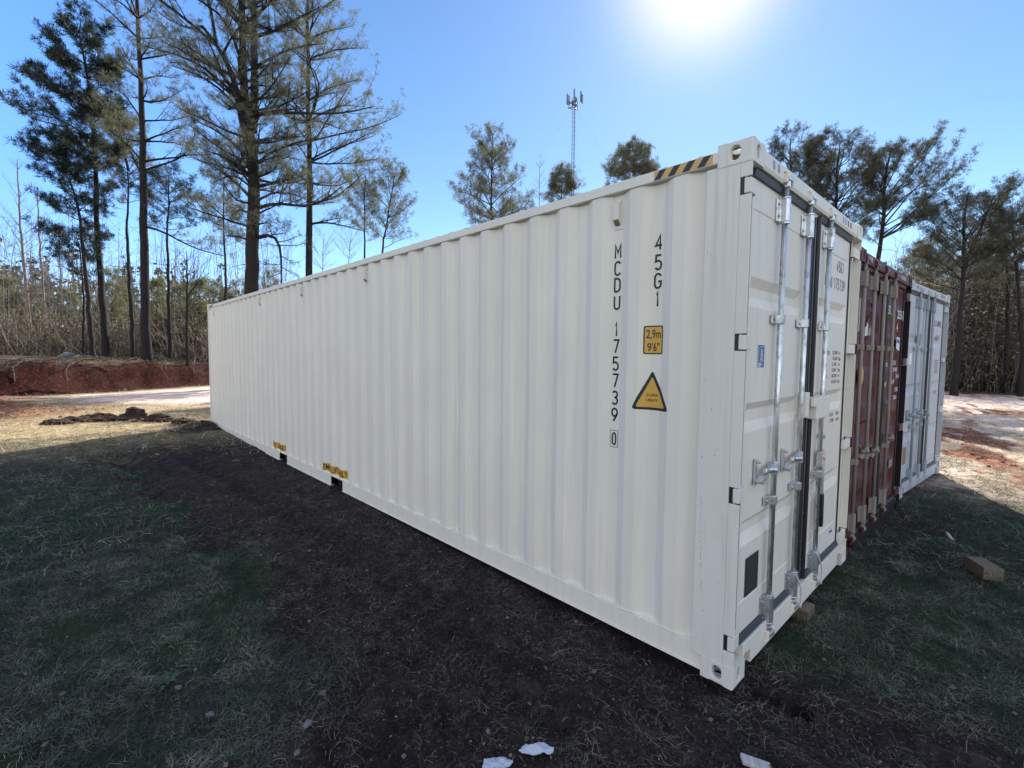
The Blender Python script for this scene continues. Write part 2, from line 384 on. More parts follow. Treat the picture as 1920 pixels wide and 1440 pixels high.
def masks(x, y):
    x = np.asarray(x, float); y = np.asarray(y, float)
    t, d = g_line(x, y)
    n1 = fbm(x*1.1, y*1.1, 60, 4)-.5; n2 = fbm(x*3.5, y*3.5, 66, 4)-.5
    n3 = fbm((x*.9+y*.3)*.5, (y*.9-x*.3)*1.8, 70, 4)-.5
    right = ss(5.2, 8.2, x-np.clip(y, 0, 60)*.05)
    left = 1-ss(3, 5, x)
    # trampled soil strip along the box and in the foreground
    edge = -1.15-.10*y+1.0*n1+1.1*n2-.35*ss(2.6, 1.0, y)
    dirt = ss(-.12, .22, x-edge)*(1-ss(8.5, 11.5, y-.6*x*0))*(1-ss(.2, .9, x-.3*ss(0, -1, y)))
    dirt = np.maximum(dirt, (1-ss(.55, 1.0, np.hypot((x+1.25)/1.1, y-.95)+.5*n1)))
    dirt = dirt*ss(-.9, -.2, y+.25*x+.5+1.0*n2)
    dirt = np.maximum(dirt, 1-ss(.5, 1.1, np.hypot((x+.2)/1.1, (y-11.7)/1.3)+.8*n2))
    dirt = np.maximum(dirt, .7*ss(.02, .16, n1+.2*n2)*ss(2.2, 3.4, x)*ss(-1.2, -.3, y)*(1-ss(7.5, 9.5, x)))
    cut = ss(-1.2, -.4, d+.7*n1)*(1-ss(2.6, 4.6, d+1.2*n1))                     # bank face, where the clay carries its painted shade
    clay = np.maximum(0, ss(-1.6, -3.6, t+1.6*n1)*ss(-9.0, -5.5, d+2.5*n3)*(1-ss(1.0, 3.0, d)))   # orange clay left
    clay = np.maximum(clay, right*(1-ss(16, 24, y-.3*x))*ss(.06, .20, n3+.16*n2))
    pink = ss(-9.2, -7.8, d+1.5*n1)*(1-ss(-1.9, -1.1, d+1.2*n1))*ss(-3.5, .2, t+2*n1)*(1-ss(28, 34, t))
    pink = np.maximum(pink, right*ss(23, 26, x+.55*y+8*n3)*(1-ss(33, 37, x+.1*y)))
    pink = np.maximum(pink, right*(.30+.6*ss(-.05, .12, n2)))
    pink = np.maximum(pink, right*.85*ss(-.10, .05, (fbm((x*.9+y*.3)*.25+9, (y*.9-x*.3)*1.0, 90, 4)-.5))*ss(11, 14, x))
    green = np.clip(.42+.9*ss(-.10, .18, n1*.7+.9*n2+(fbm(x*.6+7, y*.6, 77, 3)-.5)), 0, 1)*(1-right)*(1-ss(8, 12, y))
    green = np.maximum(green, right*np.exp(-(((x-17-.4*y)/2.4)**2))*.8*ss(-.2, .1, n2))
    green = np.maximum(green, .9*ss(.3, 1.2, x)*ss(.4, -.3, y)*(1-ss(5, 8, x))*ss(-.22, .06, n1+.6*n2))
    litter = np.maximum(ss(.9, 2.6, d+2.0*n1)*(1-ss(30, 36, t)), ss(33.5, 35.5, x+.1*y+1.5*n1))  # wood floor
    sun_tone = ss(7.0, 11.5, y+.35*x+2.0*n1+1.2*n2)*left + right*ss(.2, 2.5, x-5.2)        # straw turf away from the boxes, sunlit brightness put into its colour
    return dict(dirt=dirt, clay=clay, pink=pink, cut=cut, green=green, litter=litter, straw=np.clip(sun_tone, 0, 1))
def ground():
    ca = math.atan2(CF[1], CF[0])
    a1 = np.linspace(-R_(56), R_(56), 1150); a2 = np.linspace(R_(56), 2*PI-R_(56), 90)[1:-1]
    ang = np.concatenate([a1, a2])+ca
    r = np.concatenate([[.02, .5], np.geomspace(.9, 60, 400), np.geomspace(64, 1800, 26)])
    A, Rr = np.meshgrid(ang, r, indexing='ij')
    X = CAM[0]+Rr*np.cos(A); Y = CAM[1]+Rr*np.sin(A); Z = G(X, Y)
    na, nr = A.shape
    idx = np.arange(na*nr).reshape(na, nr); nx = np.roll(idx, -1, 0)
    q = np.stack([idx[:, :-1], idx[:, 1:], nx[:, 1:], nx[:, :-1]], -1).reshape(-1, 4)
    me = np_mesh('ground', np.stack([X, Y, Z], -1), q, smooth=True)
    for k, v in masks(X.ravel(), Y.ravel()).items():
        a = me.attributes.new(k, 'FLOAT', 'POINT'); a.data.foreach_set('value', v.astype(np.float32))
    m = mat('ground_soil_and_turf', (.1, .1, .1), .95, spec=.15); t = NT(m)
    def att(k):
        x = t.n('ShaderNodeAttribute'); x.attribute_name = k; return x.outputs['Fac']
    P = t.coord((1, 1, 1))
    nf = t.noise(P, 45, 6, .75); nm = t.noise(P, 9, 5, .7); nb = t.noise(P, 1.6, 4, .6); nmm = t.noise(t.coord((1, 1, 1)), 160, 3, .8)
    st = t.noise(t.coord((1, 3.2, 1)), 3.2, 5, .7)
    nc = t.noise(t.coord((1, 1, 1)), 13, 7, .82)
    tu = t.math('ADD', t.math('MULTIPLY', nf, .4), t.math('MULTIPLY', nc, .6)); sr_ = t.math('ADD', t.math('MULTIPLY', nf, .25), t.math('MULTIPLY', t.noise(t.coord((1, 1, 1)), 6.5, 8, .85), .75))
    turf = t.ramp(tu, [(.36, (.006, .008, .007)), (.5, (.030, .033, .026)), (.66, (.11, .11, .09))])  # near turf darkened, with the shade put into the colour
    straw = t.ramp(sr_, [(.38, (.05, .032, .018)), (.47, (.38, .29, .15)), (.62, (.70, .60, .38))])  # straw lightened to stand in for sunlight
    c = t.mix(att('straw'), turf, straw)  # straw mask swaps the shade-toned turf for the sun-toned straw
    gr = t.ramp(nf, [(.3, (.008, .024, .010)), (.7, (.05, .10, .035))])
    gr2 = t.ramp(nf, [(.3, (.07, .08, .025)), (.7, (.30, .30, .13))])  # lighter copy of the green, toned as if sunlit
    c = t.mix(t.math('MULTIPLY', att('green'), .62), c, t.mix(att('straw'), gr, gr2))
    dirt = t.ramp(t.math('ADD', t.math('MULTIPLY', nf, .5), t.math('MULTIPLY', nm, .5)), [(.36, (.006, .005, .005)), (.5, (.030, .023, .022)), (.66, (.095, .074, .070))])
    c = t.mix(att('dirt'), c, dirt)
    pink = t.ramp(nm, [(.3, (.62, .42, .33)), (.6, (.82, .68, .60))])
    c = t.mix(att('pink'), c, pink)
    clay = t.ramp(nm, [(.34, (.05, .018, .012)), (.5, (.26, .10, .055)), (.68, (.50, .29, .18))])
    c = t.mix(att('clay'), c, clay)
    bank_shade = t.ramp(nm, [(.36, (.004, .001, .001)), (.52, (.026, .003, .0015)), (.70, (.12, .022, .009))])  # red clay darkened to put the bank's shade into its colour
    c = t.mix(att('cut'), c, bank_shade)
    lit = t.ramp(nf, [(.34, (.018, .011, .007)), (.52, (.085, .055, .033)), (.68, (.26, .19, .12))])
    c = t.mix(att('litter'), c, lit)
    # damp patches
    c = t.mix(t.math('MULTIPLY', t.ramp(nb, [(.45, (0, 0, 0)), (.65, (1, 1, 1))]), .45), c, t.mix(.5, c, (.02, .012, .01)))
    t.l(c, t.b.inputs['Base Color'])
    h = t.math('ADD', t.math('MULTIPLY', nf, .6), t.math('MULTIPLY', nmm, .3)); h = t.math('ADD', h, nm)
    t.bump(h, 1.0, .05)
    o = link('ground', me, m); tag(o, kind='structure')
    return o
ground()

# ------------------------------------------------------------------ container
L, W, H = 12.192, 2.438, 2.896
PITCH_R, C0 = .285, .535
XI, XO = .046, .014
def prof(y):
    f = ((y-C0)/PITCH_R+.5) % 1-.5; d = abs(f)*PITCH_R
    if d <= .036: return XI
    if d >= .104: return XO
    return XI+(XO-XI)*(d-.036)/.068
def breaks(y0, y1):
    out = [y0, y1]; k0 = int((y0-C0)/PITCH_R)-2; k1 = int((y1-C0)/PITCH_R)+2
    for k in range(k0, k1+1):
        for d in (-.104, -.036, .036, .104):
            y = C0+k*PITCH_R+d
            if y0+1e-4 < y < y1-1e-4: out.append(y)
    return sorted(out)

def casting(mb, x0, y0, z0, w, l, h, sx, sy):
    """hollow corner fitting with stadium holes on its outward faces"""
    x1, y1, z1 = x0+w, y0+l, z0+h
    def face(o, u, v, lu, lv, hu, hv, inn):
        o, u, v, inn = map(Vector, (o, u, v, inn))
        n = 24; outer = []; inner = []
        for k in range(n):
            a = 2*PI*(k+.5)/n; ca, sa = math.cos(a), math.sin(a)
            s = 1/max(abs(ca)/(.5), abs(sa)/(.5))
            outer.append((.5+ca*s, .5+sa*s))
            rr = min(hu, hv); ex, ey = hu-rr, hv-rr
            inner.append((ca*rr+math.copysign(ex, ca), sa*rr+math.copysign(ey, sa)))
        # snap the four nearest outer points to the corners
        for cx in (0, 1):
            for cy in (0, 1):
                i = min(range(n), key=lambda k: (outer[k][0]-cx)**2+(outer[k][1]-cy)**2); outer[i] = (cx, cy)
        O = [o+u*(a*lu)+v*(b*lv) for a, b in outer]; c = o+u*(lu/2)+v*(lv/2)
        I = [c+u*a+v*b for a, b in inner]; J = [p+inn*.028 for p in I]
        for k in range(n):
            j = (k+1) % n
            mb.poly([O[k], O[j], I[j], I[k]]); mb.poly([I[k], I[j], J[j], J[k]])
    ox = x0 if sx < 0 else x1; oy = y0 if sy < 0 else y1
    face((ox, y0, z0), (0, 1, 0), (0, 0, 1), l, h, .024, .036, (-sx, 0, 0))
    face((x0, oy, z0), (1, 0, 0), (0, 0, 1), w, h, .021, .036, (0, -sy, 0))
    top = z0 > 1
    zt = z1 if top else z0
    face((x0, y0, zt), (1, 0, 0), (0, 1, 0), w, l, .032, .05, (0, 0, -1 if top else 1))
    ix = x1 if sx < 0 else x0; iy = y1 if sy < 0 else y0; zi = z0 if top else z1
    mb.poly([(ix, y0, z0), (ix, y1, z0), (ix, y1, z1), (ix, y0, z1)])
    mb.poly([(x0, iy, z0), (x1, iy, z0), (x1, iy, z1), (x0, iy, z1)])
    mb.poly([(x0, y0, zi), (x1, y0, zi), (x1, y1, zi), (x0, y1, zi)])

# lettering ------------------------------------------------------------------
_gl = {}
def text_geo(s, bold=.012):
    k = (s, bold)
    if k in _gl: return _gl[k]
    cu = bpy.data.curves.new('t', 'FONT'); cu.body = s; cu.size = 1; cu.offset = bold; cu.resolution_u = 3
    o = bpy.data.objects.new('t', cu); col.objects.link(o)
    dg = bpy.context.evaluated_depsgraph_get(); me = bpy.data.meshes.new_from_object(o.evaluated_get(dg))
    v = np.array([x.co[:2] for x in me.vertices]); f = [list(p.vertices) for p in me.polygons]
    bpy.data.objects.remove(o); bpy.data.curves.remove(cu); bpy.data.meshes.remove(me)
    lo = v.min(0); hi = v.max(0); v = (v-(lo+hi)/2)/(hi-lo)
    _gl[k] = (v, f); return _gl[k]
def arc(cx, cz, rx, rz, a0, a1, n=9):
    return [(cx+rx*math.cos(R_(a0+(a1-a0)*i/n)), cz+rz*math.sin(R_(a0+(a1-a0)*i/n))) for i in range(n+1)]
STROKES = {
 'M': [[(0, 0), (0, 1), (.5, .38), (1, 1), (1, 0)]],
 'C': [arc(.5, .74, .5, .26, 20, 180)+arc(.5, .26, .5, .26, 180, 340)],
 'D': [[(0, 0), (0, 1), (.35, 1)]+arc(.35, .72, .65, .28, 90, 0)[1:]+arc(.35, .28, .65, .28, 0, -90)+[(0, 0)]],
 'U': [[(0, 1)]+arc(.5, .27, .5, .27, 180, 360)+[(1, 1)]],
 '1': [[(.15, .78), (.62, 1), (.62, 0)]],
 '7': [[(0, 1), (1, 1), (.38, 0)]],
 '5': [[(.95, 1), (.12, 1), (.06, .56)]+arc(.48, .31, .5, .31, 110, -150, 12)],
 '3': [arc(.48, .76, .46, .24, 150, -80, 10)+[(.40, .53)], arc(.48, .27, .5, .27, 95, -150, 11)],
 '9': [[(.30, 0), (.92, .50)]+arc(.5, .70, .5, .30, -20, 340, 16)],
 '0': [arc(.5, .70, .5, .30, 0, 180)+arc(.5, .30, .5, .30, 180, 360)+[(1, .70)]],
 '4': [[(.72, 0), (.72, 1), (.0, .30), (1, .30)]],
 'G': [arc(.5, .74, .5, .26, 20, 180)+arc(.5, .26, .5, .26, 180, 360)+[(1, .46), (.55, .46)]],
}
def stroke_text(mb, s, cx, cz, w, h, mapf, th, gap=.42):
    """condensed stencil lettering with an even stroke"""
    n = len(s); cw = w/(n+gap*(n-1)); x = cx-w/2
    for ch in s:
        if ch in STROKES:
            for st in STROKES[ch]:
                sx, sz = cw-th, h-th
                P = [Vector((x+th/2+a*sx, cz-h/2+th/2+b*sz)) for a, b in st]; L_, R2 = [], []
                for i, p in enumerate(P):
                    d0 = (p-P[i-1]).normalized() if i else None; d1 = (P[i+1]-p).normalized() if i < len(P)-1 else None
                    if d0 is None: nn_ = Vector((-d1.y, d1.x)); k = 1
                    elif d1 is None: nn_ = Vector((-d0.y, d0.x)); k = 1
                    else:
                        nn_ = Vector((-d0.y-d1.y, d0.x+d1.x)); nn_ = nn_.normalized() if nn_.length > 1e-6 else Vector((-d0.y, d0.x)); k = 1/max(.45, nn_.dot(Vector((-d0.y, d0.x))))
                    L_.append(p+nn_*th/2*k); R2.append(p-nn_*th/2*k)
                b = len(mb.v)
                for l, r in zip(L_, R2): mb.v += [mapf(l.x, l.y), mapf(r.x, r.y)]
                for i in range(len(P)-1): mb.f.append([b+2*i, b+2*i+1, b+2*i+3, b+2*i+2])
        x += cw*(1+gap)
def put_text(mb, s, cx, cz, w, h, mapf, bold=.012):
    v, f = text_geo(s, bold); b = len(mb.v)
    mb.v += [mapf(cx+a*w, cz+c*h) for a, c in v]; mb.f += [[b+i for i in q] for q in f]
def flatten_side(mb, off=.0015, flip=True):
    """cut at every crease of the corrugation and lay onto it; mesh given as (x ignored, y, z)"""
    me = bpy.data.meshes.new('t'); me.from_pydata(mb.v, [], mb.f)
    bm = bmesh.new(); bm.from_mesh(me); bpy.data.meshes.remove(me)
    ys = [v.co.y for v in bm.verts]
    for y in breaks(min(ys), max(ys))[1:-1]:
        bmesh.ops.bisect_plane(bm, geom=bm.verts[:]+bm.edges[:]+bm.faces[:], plane_co=(0, y, 0), plane_no=(0, 1, 0))
    out = MB()
    for v in bm.verts: out.v.append((prof(v.co.y)-off, v.co.y, v.co.z))
    bm.verts.index_update()
    out.f = [[v.index for v in f.verts] for f in bm.faces]; bm.free()
    return out

def corrugated(x_of, y0, y1, z0, z1, nz=9, seed=0, amp=.0015):
    """vertical corrugated sheet along y"""
    ys = np.array(breaks(y0, y1)); zs = np.linspace(z0, z1, nz)
    Yg, Zg = np.meshgrid(ys, zs, indexing='ij')
    Xg = np.vectorize(x_of)(Yg)+amp*2*(fbm(Yg*1.3+seed, Zg*1.6, 5+seed)-.5)*np.sin(PI*(Zg-z0)/(z1-z0))
    idx = np.arange(Xg.size).reshape(Xg.shape)
    q = np.stack([idx[:-1, :-1], idx[1:, :-1], idx[1:, 1:], idx[:-1, 1:]], -1).reshape(-1, 4)
    return np.stack([Xg, Yg, Zg], -1).reshape(-1, 3), q

HZ = (2.66, 1.865, 1.055, .245)       # hinge heights
def container(spec):
    root = empty('shipping_container', spec['loc'], spec['yaw'])
    tag(root, spec['label'], 'shipping container', 'shipping containers parked side by side')
    body, worn = spec['body'], spec['worn']
    front = spec.get('front', worn)
    # corner fittings
    for sx in (-1, 1):
        for sy in (-1, 1):
            for top in (0, 1):
                mb = MB(); casting(mb, 0 if sx < 0 else W-.162, 0 if sy < 0 else L-.178, H-.118 if top else 0, .162, .178, .118, sx, sy)
                m = front if (sy < 0 and sx > 0) else worn
                o = mb.build('corner_casting', m, root, bevel=.008, fix=False)
                me = o.data; bm = bmesh.new(); bm.from_mesh(me); bmesh.ops.remove_doubles(bm, verts=bm.verts, dist=1e-4); bmesh.ops.recalc_face_normals(bm, faces=bm.faces); bm.to_mesh(me); bm.free()
    # posts
    for sx in (-1, 1):
        m = front if sx > 0 else worn
        X = (lambda a: a) if sx < 0 else (lambda a: W-a)
        mb = MB()
        def bx(a0, a1, *r): x0, x1 = sorted((X(a0), X(a1))); mb.box(x0, x1, *r)
        bx(.003, .10, .06, .235, .112, 2.784)
        seg = [.112]
        for z in sorted(HZ): seg += [z-.045, z+.045]
        seg.append(2.784)
        for i in range(0, len(seg), 2): bx(.003, .016, .003, .0595, seg[i], seg[i+1])
        mb.build('corner_post', m, root, bevel=.002)
        mb = MB(); bx(.004, .12, L-.16, L-.004, .112, 2.784); mb.build('corner_post', m, root, bevel=.006)
    # rails
    for sx in (-1, 1):
        X = (lambda a: a) if sx < 0 else (lambda a: W-a)
        mb = MB()
        x0, x1 = sorted((X(.004), X(.064))); mb.box(x0, x1, .170, L-.170, 2.806, 2.868); top_rail = mb.build('top_rail', body, root, bevel=.005)
        if sx < 0 and spec.get('hazard'):
            for (ya, yb) in ((.205, .552), (L-.552, L-.205)):
                s = MB(); s.poly([(.0028, ya, 2.812), (.0028, yb, 2.812), (.0028, yb, 2.863), (.0028, ya, 2.863)]); s.build('hazard_stripe', M_orange, top_rail, fix=False)
                s = MB(); n = 4; p = (yb-ya)/n
                for k in range(n):
                    a = yb-p*k; b = a-p*.48
                    s.poly([(.0016, a, 2.812), (.0016, max(b, ya), 2.812), (.0016, max(b-p*.42, ya), 2.863), (.0016, max(a-p*.42, ya), 2.863)])
                s.build('hazard_stripe', M_black, top_rail, fix=False, label='black slanted bars of the hazard tape')
        mb = MB()
        cuts = [.17, 4.89, 5.25, 6.94, 7.30, L-.17] if spec.get('pockets', 1) else [.17, L-.17]
        for i in range(0, len(cuts), 2):
            y0, y1 = cuts[i], cuts[i+1]
            a, b = sorted((X(.012), X(.018))); mb.box(a, b, y0, y1, .036, .160)
            a, b = sorted((X(.012), X(.060))); mb.box(a, b, y0, y1, .1605, .166)
            a, b = sorted((X(.002), X(.060))); mb.box(a, b, y0, y1, .028, .0355)
        for y0, y1 in ((4.89, 5.25), (6.94, 7.30)):
            a, b = sorted((X(.012), X(.060))); mb.box(a, b, y0+.001, y1-.001, .1605, .166)
        mb.build('bottom_rail', body, root, bevel=.0015)
        # weld line along the foot of the corrugation
        V, q = corrugated(lambda y: X(prof(y)), .235, L-.16, .166, 2.806, 11, 3 if sx < 0 else 9)
        sp = link('side_panel', np_mesh('side_panel', V, q), body, root)
        if sx < 0:
            mb = MB(); ys = breaks(.25, L-.18)
            ys2 = sorted(ys+[y+.012 for y in ys]+[y-.012 for y in ys])
            mb.tube([(prof(y)-.001, y, .169+random.uniform(-.002, .003)) for y in ys2[2:-2]], .0042, 5)
            mb.build('weld_bead', body, sp, smooth=True)
            spec['sp'] = sp
    # underframe, floor, roof, end
    mb = MB(); mb.box(.06, W-.06, .2, L-.2, .14, .158)
    for k in range(40):
        y = .35+k*.296; mb.box(.07, W-.07, y, y+.045, .05, .1395)
    mb.build('underframe', M_under, root)
    ys = np.arange(.19, L-.18, .105); mb = MB()
    for i in range(len(ys)-1):
        za = 2.868+.018*(i % 2); zb = 2.868+.018*((i+1) % 2)
        mb.poly([(.04, ys[i], za), (W-.04, ys[i], za), (W-.04, ys[i+1], zb), (.04, ys[i+1], zb)])
    mb.build('roof_panel', body, root, fix=False)
    mb = MB(); n = 17
    for i in range(n):
        x0 = .12+(W-.24)*i/n; x1 = .12+(W-.24)*(i+1)/n; y0 = L-.03-.03*(i % 2); y1 = L-.03-.03*((i+1) % 2)
        mb.poly([(x0, y0, .16), (x1, y1, .16), (x1, y1, 2.80), (x0, y0, 2.80)])
    mb.build('end_panel', body, root, fix=False)
    mb = MB(); mb.box(.163, W-.163, L-.08, L-.01, 2.80, 2.866); mb.box(.163, W-.163, L-.08, L-.01, .03, .16); mb.build('end_frame', body, root, bevel=.004)
    # door header and sill
    mb = MB(); mb.prism([(.014, 2.782), (.006, 2.80), (.006, 2.874), (.012, 2.880), (.15, 2.880), (.15, 2.782)], 0, .163, W-.163)
    mb.prism([(.045, 2.752), (.045, 2.7815), (.12, 2.7815), (.12, 2.752)], 0, .104, W-.104)
    hd = mb.build('door_header', body, root, bevel=.002)
    if spec.get('tape'):
        for i, (x, mt) in enumerate(((.30, M_tape), (.375, M_tape), (1.80, M_tape), (1.87, M_tape), (1.95, M_tapebr), (2.03, M_tapebr))):
            s = MB(); s.poly([(x, .0045, 2.815), (x+.035, .0045, 2.815), (x+.028, .0045, 2.858), (x-.007, .0045, 2.858)]); s.build('tape_patch', mt if spec['tape'] == 1 else spec['tape'], hd, fix=False)
    mb = MB(); zb = .035
    mb.prism([(.27, zb), (W-.27, zb), (W-.27, .12), (W-.19, .12), (W-.163, .10), (W-.163, .185), (.163, .185), (.163, .10), (.19, .12), (.27, .12)], 1, .010, .16)
    sill = mb.build('door_sill', spec.get('sillmat', body), root, bevel=.003)
    # doors ---------------------------------------------------------------
    z0, z1 = .225, 2.738
    rods = spec['rods']; rm = spec['rodmat']; lf = spec.get('lift', 0)
    leaves = []
    for (x0, x1, hs) in ((.112, 1.135, -1), (1.315, 2.228, 1)):
        if hs < 0: xa, xb = x0+.03, x1-.10
        else: xa, xb = x0+.10, x1-.03
        if spec.get('dents') is not None:
            xs = np.linspace(x0, x1, 26); zs = np.linspace(z0, z1, 70)
        else:
            xs = np.array([x0, xa, xa+.03, xb-.05, xb, x1]); zs = None
        chan = [(2.225, 2.172, 2.118, 2.062), (1.535, 1.492, 1.425, 1.372), (.872, .835, .785, .725)]
        zl = [z0, .40, .41, z1, 2.583, 2.577]
        for c in chan: zl += list(c)
        if zs is None: zs = np.array(sorted(zl))
        XX, ZZ = np.meshgrid(xs, zs, indexing='ij')
        cx = np.clip(np.minimum((XX-xa)/.03, (xb-XX)/.05), 0, 1)
        cz = 0
        if spec.get('dents') is None:
            for a, b, c, d in chan: cz = np.maximum(cz, np.clip(np.minimum((a-ZZ)/(a-b), (ZZ-d)/(c-d)), 0, 1))
            YY = .045+.026*cx*cz
            YY = YY+np.where((ZZ > .405) & (ZZ < 2.58), .004, 0)*cx
        else:
            YY = .050+.030*cx*(.5+.5*np.clip(np.sin(ZZ*2*PI/.36)*2.2, -1, 1))+spec['dents']*(fbm(XX*3.2+hs, ZZ*2.6, 88, 4)-.45)*np.clip(np.minimum(XX-x0, x1-XX)/.15, 0, 1)
            YY = np.clip(YY, .035, .094)
        na, nb = XX.shape; idx = np.arange(na*nb).reshape(na, nb)
        q = np.stack([idx[:-1, :-1], idx[1:, :-1], idx[1:, 1:], idx[:-1, 1:]], -1).reshape(-1, 4)
        V = np.stack([XX, YY, ZZ], -1).reshape(-1, 3)
        # return edges and back
        lb = len(V); back = V.copy(); back[:, 1] = .10
        per = np.concatenate([idx[:, 0], idx[-1, 1:], idx[-2::-1, -1], idx[0, -2:0:-1]])
        pn = np.roll(per, -1); q2 = np.stack([per, per+lb, pn+lb, pn], -1)
        c4 = np.array([[idx[0, 0]+lb, idx[0, -1]+lb, idx[-1, -1]+lb, idx[-1, 0]+lb]])
        leaf = link('door', np_mesh('door', np.concatenate([V, back]), np.concatenate([q, q2, c4])), body, root)
        leaves.append(leaf)
        # gaskets
        xo = x0 if hs < 0 else x1
        mb = MB(); e0, e1 = (x0-.012, x0-.001) if hs < 0 else (x1+.001, x1+.022)
        mb.box(e0, e1, .036, .09, z0-.03, z1+.012)
        mb.box(e0 if hs < 0 else x0, x1 if hs < 0 else e1, .034, .085, z1+.0125, z1+.046) if False else None
        mb.build('gasket', M_rubber, leaf, bevel=.003)
        mb = MB(); mb.prism([(.030, z1+.002), (.020, z1+.030), (.060, z1+.042), (.060, z1+.002)], 0, x0, x1)
        mb.build('gasket', spec.get('gask', M_rubberg), leaf); mb = MB()
        mb.prism([(.030, z0-.003), (.020, z0-.034), (.060, z0-.038), (.060, z0-.003)], 0, x0, x1)
        mb.build('gasket', spec.get('gask', M_rubberg), leaf)
        if hs > 0:
            mb = MB(); mb.box(1.142, 1.310, .040, .095, z0-.02, z1+.012); mb.tube([(1.29, .034, z0-.03), (1.29, .034, z1+.02)], .017, 10); mb.tube([(1.165, .046, z0-.03), (1.165, .046, z1+.02)], .016, 10)
            mb.build('gasket', M_rubber, leaf, bevel=.004)
            mb = MB(); mb.box(1.222, 1.246, .0335, .0395, z0-.01, z1)
            for k in range(13): mb.tube([(1.234, .028, z0+.06+k*.2), (1.234, .0335, z0+.06+k*.2)], [.005, .009], 8)
            mb.build('gasket_retainer', M_strip, leaf)
        # hinges
        for z in HZ:
            mb = MB(); X = (lambda a: a) if hs < 0 else (lambda a: W-a)
            if hs < 0:
                mb.prism([(.0045, .005), (.085, .008), (.108, .040), (.108, .046), (.0045, .039)], 2, z-.038, z+.038)
                kb = MB(); kb.box(.0095, .03, .0395, .0590, z-.044, z+.044); kb.build('hinge_slot_shade', M_rubber, leaf)  # black filler plate stands in for the shade inside the slot
            else:
                a, b = sorted((X(.0045), X(.205))); mb.box(a, b, .012, .030, z-.038, z+.038)
                mb.tube([(X(.022), .030, z-.040), (X(.022), .030, z+.040)], .0165, 10)
                a, b = sorted((X(.130), X(.205))); mb.box(a, b, .030, .044, z-.036, z+.036)
                mb.tube([(X(.08), .012, z), (X(.08), .009, z)], .008, 8)
            mb.build('hinge', worn if hs < 0 else body, leaf, bevel=.004)
    for i, x in enumerate(rods):
        leaf = leaves[0] if x < 1.2 else leaves[1]
        rt = 0.016
        mb = MB(); mb.tube([(x, .012, .10+lf), (x, .012, 2.80)], rt, 14); mb.build('lock_rod', rm, leaf, smooth=True)
        # upper and lower bearing housings
        for (za, zb) in ((2.575, 2.705), (.175+lf, .335+lf)):
            mb = MB()
            mb.prism([(x-.062, .0435), (x-.062, .034), (x-.026, .030), (x-.024, -.004), (x-.010, -.014), (x+.012, -.014), (x+.026, -.004), (x+.028, .0435)], 2, za, zb)
            mb.tube([(x, .008, za-.012), (x, .008, za)], .025, 12); mb.tube([(x, .008, zb), (x, .008, zb+.012)], .025, 12)
            for zz in (za+.03, zb-.03): mb.tube([(x-.045, .032, zz), (x-.045, .024, zz)], .008, 8)
            mb.build('rod_housing', rm, leaf, bevel=.003)
        for z in (2.012, .930):
            mb = MB(); mb.prism([(x-.075, .0435), (x-.075, .030), (x-.026, .026), (x-.020, .000), (x-.008, -.010), (x+.010, -.010), (x+.022, .000), (x+.026, .030), (x+.045, .034), (x+.045, .0435)], 2, z-.026, z+.026)
            mb.tube([(x-.055, .030, z), (x-.055, .020, z)], .009, 8)
            mb.build('rod_bracket', rm if rm is not M_galv else M_galv, leaf, bevel=.003)
        # cams and keepers
        for zc, par, s in ((2.815, hd, 1), (.105+lf, sill, -1)):
            mb = MB(); mb.tube([(x, .012, zc-s*.045), (x, .012, zc-s*.01)], .024, 12)
            mb.prism([(x-.030, -.018), (x+.034, -.020), (x+.050, .004), (x+.030, .030), (x-.026, .026)], 2, zc-.012, zc+.012)
            mb.tube([(x, .010, zc+s*.012), (x, .010, zc+s*.030)], .018, 10)
            mb.build('lock_cam', rm, leaf, bevel=.003)
            mb = MB(); mb.box(x-.055, x-.030, -.012, .012, zc-.03, zc+.028); mb.box(x-.066, x+.052, -.006, .0115, zc+s*.024, zc+s*.038) ; mb.box(x+.050, x+.064, -.008, .012, zc-.026, zc+.026)
            mb.build('cam_keeper', body if s > 0 else body, par, bevel=.005)
    for (x, z, kind) in spec['handles']:
        leaf = leaves[0] if x < 1.2 else leaves[1]
        if kind == 'side':
            mb = MB()
            mb.tube([(x, .012, z-.045), (x, .012, z+.03)], .025, 12)
            mb.prism([(x-.02, z+.035), (x-.12, z+.012), (x-.19, z+.020), (x-.20, z-.004), (x-.12, z-.018), (x-.02, z-.006)], 1, -.012, .010)
            mb.tube([(x-.05, -.012, z+.0), (x-.10, -.02, z+.0), (x-.16, -.014, z+.01)], [.012, .02, .012], 8)
            mb.build('handle', M_galv if rm is M_galv else rm, leaf, bevel=.004)
            mb = MB(); mb.box(x-.245, x-.215, .030, .0445, z-.075, z+.075)
            for s in (-.055, .06): mb.tube([(x-.230, .030, z+s), (x-.230, .010, z+s)], .012, 8)
            mb.prism([(x-.27, z-.045), (x-.20, z-.02), (x-.13, z-.02), (x-.15, z-.045), (x-.22, z-.070)], 1, -.006, .028)
            mb.build('handle_retainer', M_galv if rm is M_galv else rm, leaf, bevel=.004)
        else:
            mb = MB(); mb.prism([(x+.020, z+.045), (x+.040, z+.060), (x+.125, z+.060), (x+.140, z+.045), (x+.140, z-.045), (x+.125, z-.055), (x+.020, z-.055)], 1, .004, .013); mb.tube([(x+.075, .004, z), (x+.075, -.006, z)], .012, 10); mb.tube([(x, .012, z-.06), (x, .012, z+.05)], .022, 12)
            mb.build('handle_hub', M_galv, leaf, bevel=.002)
            mb = MB(); mb.prism([(x+.052, z-.055), (x+.100, z-.055), (x+.108, z-.28), (x+.064, z-.28)], 1, .000, .010)
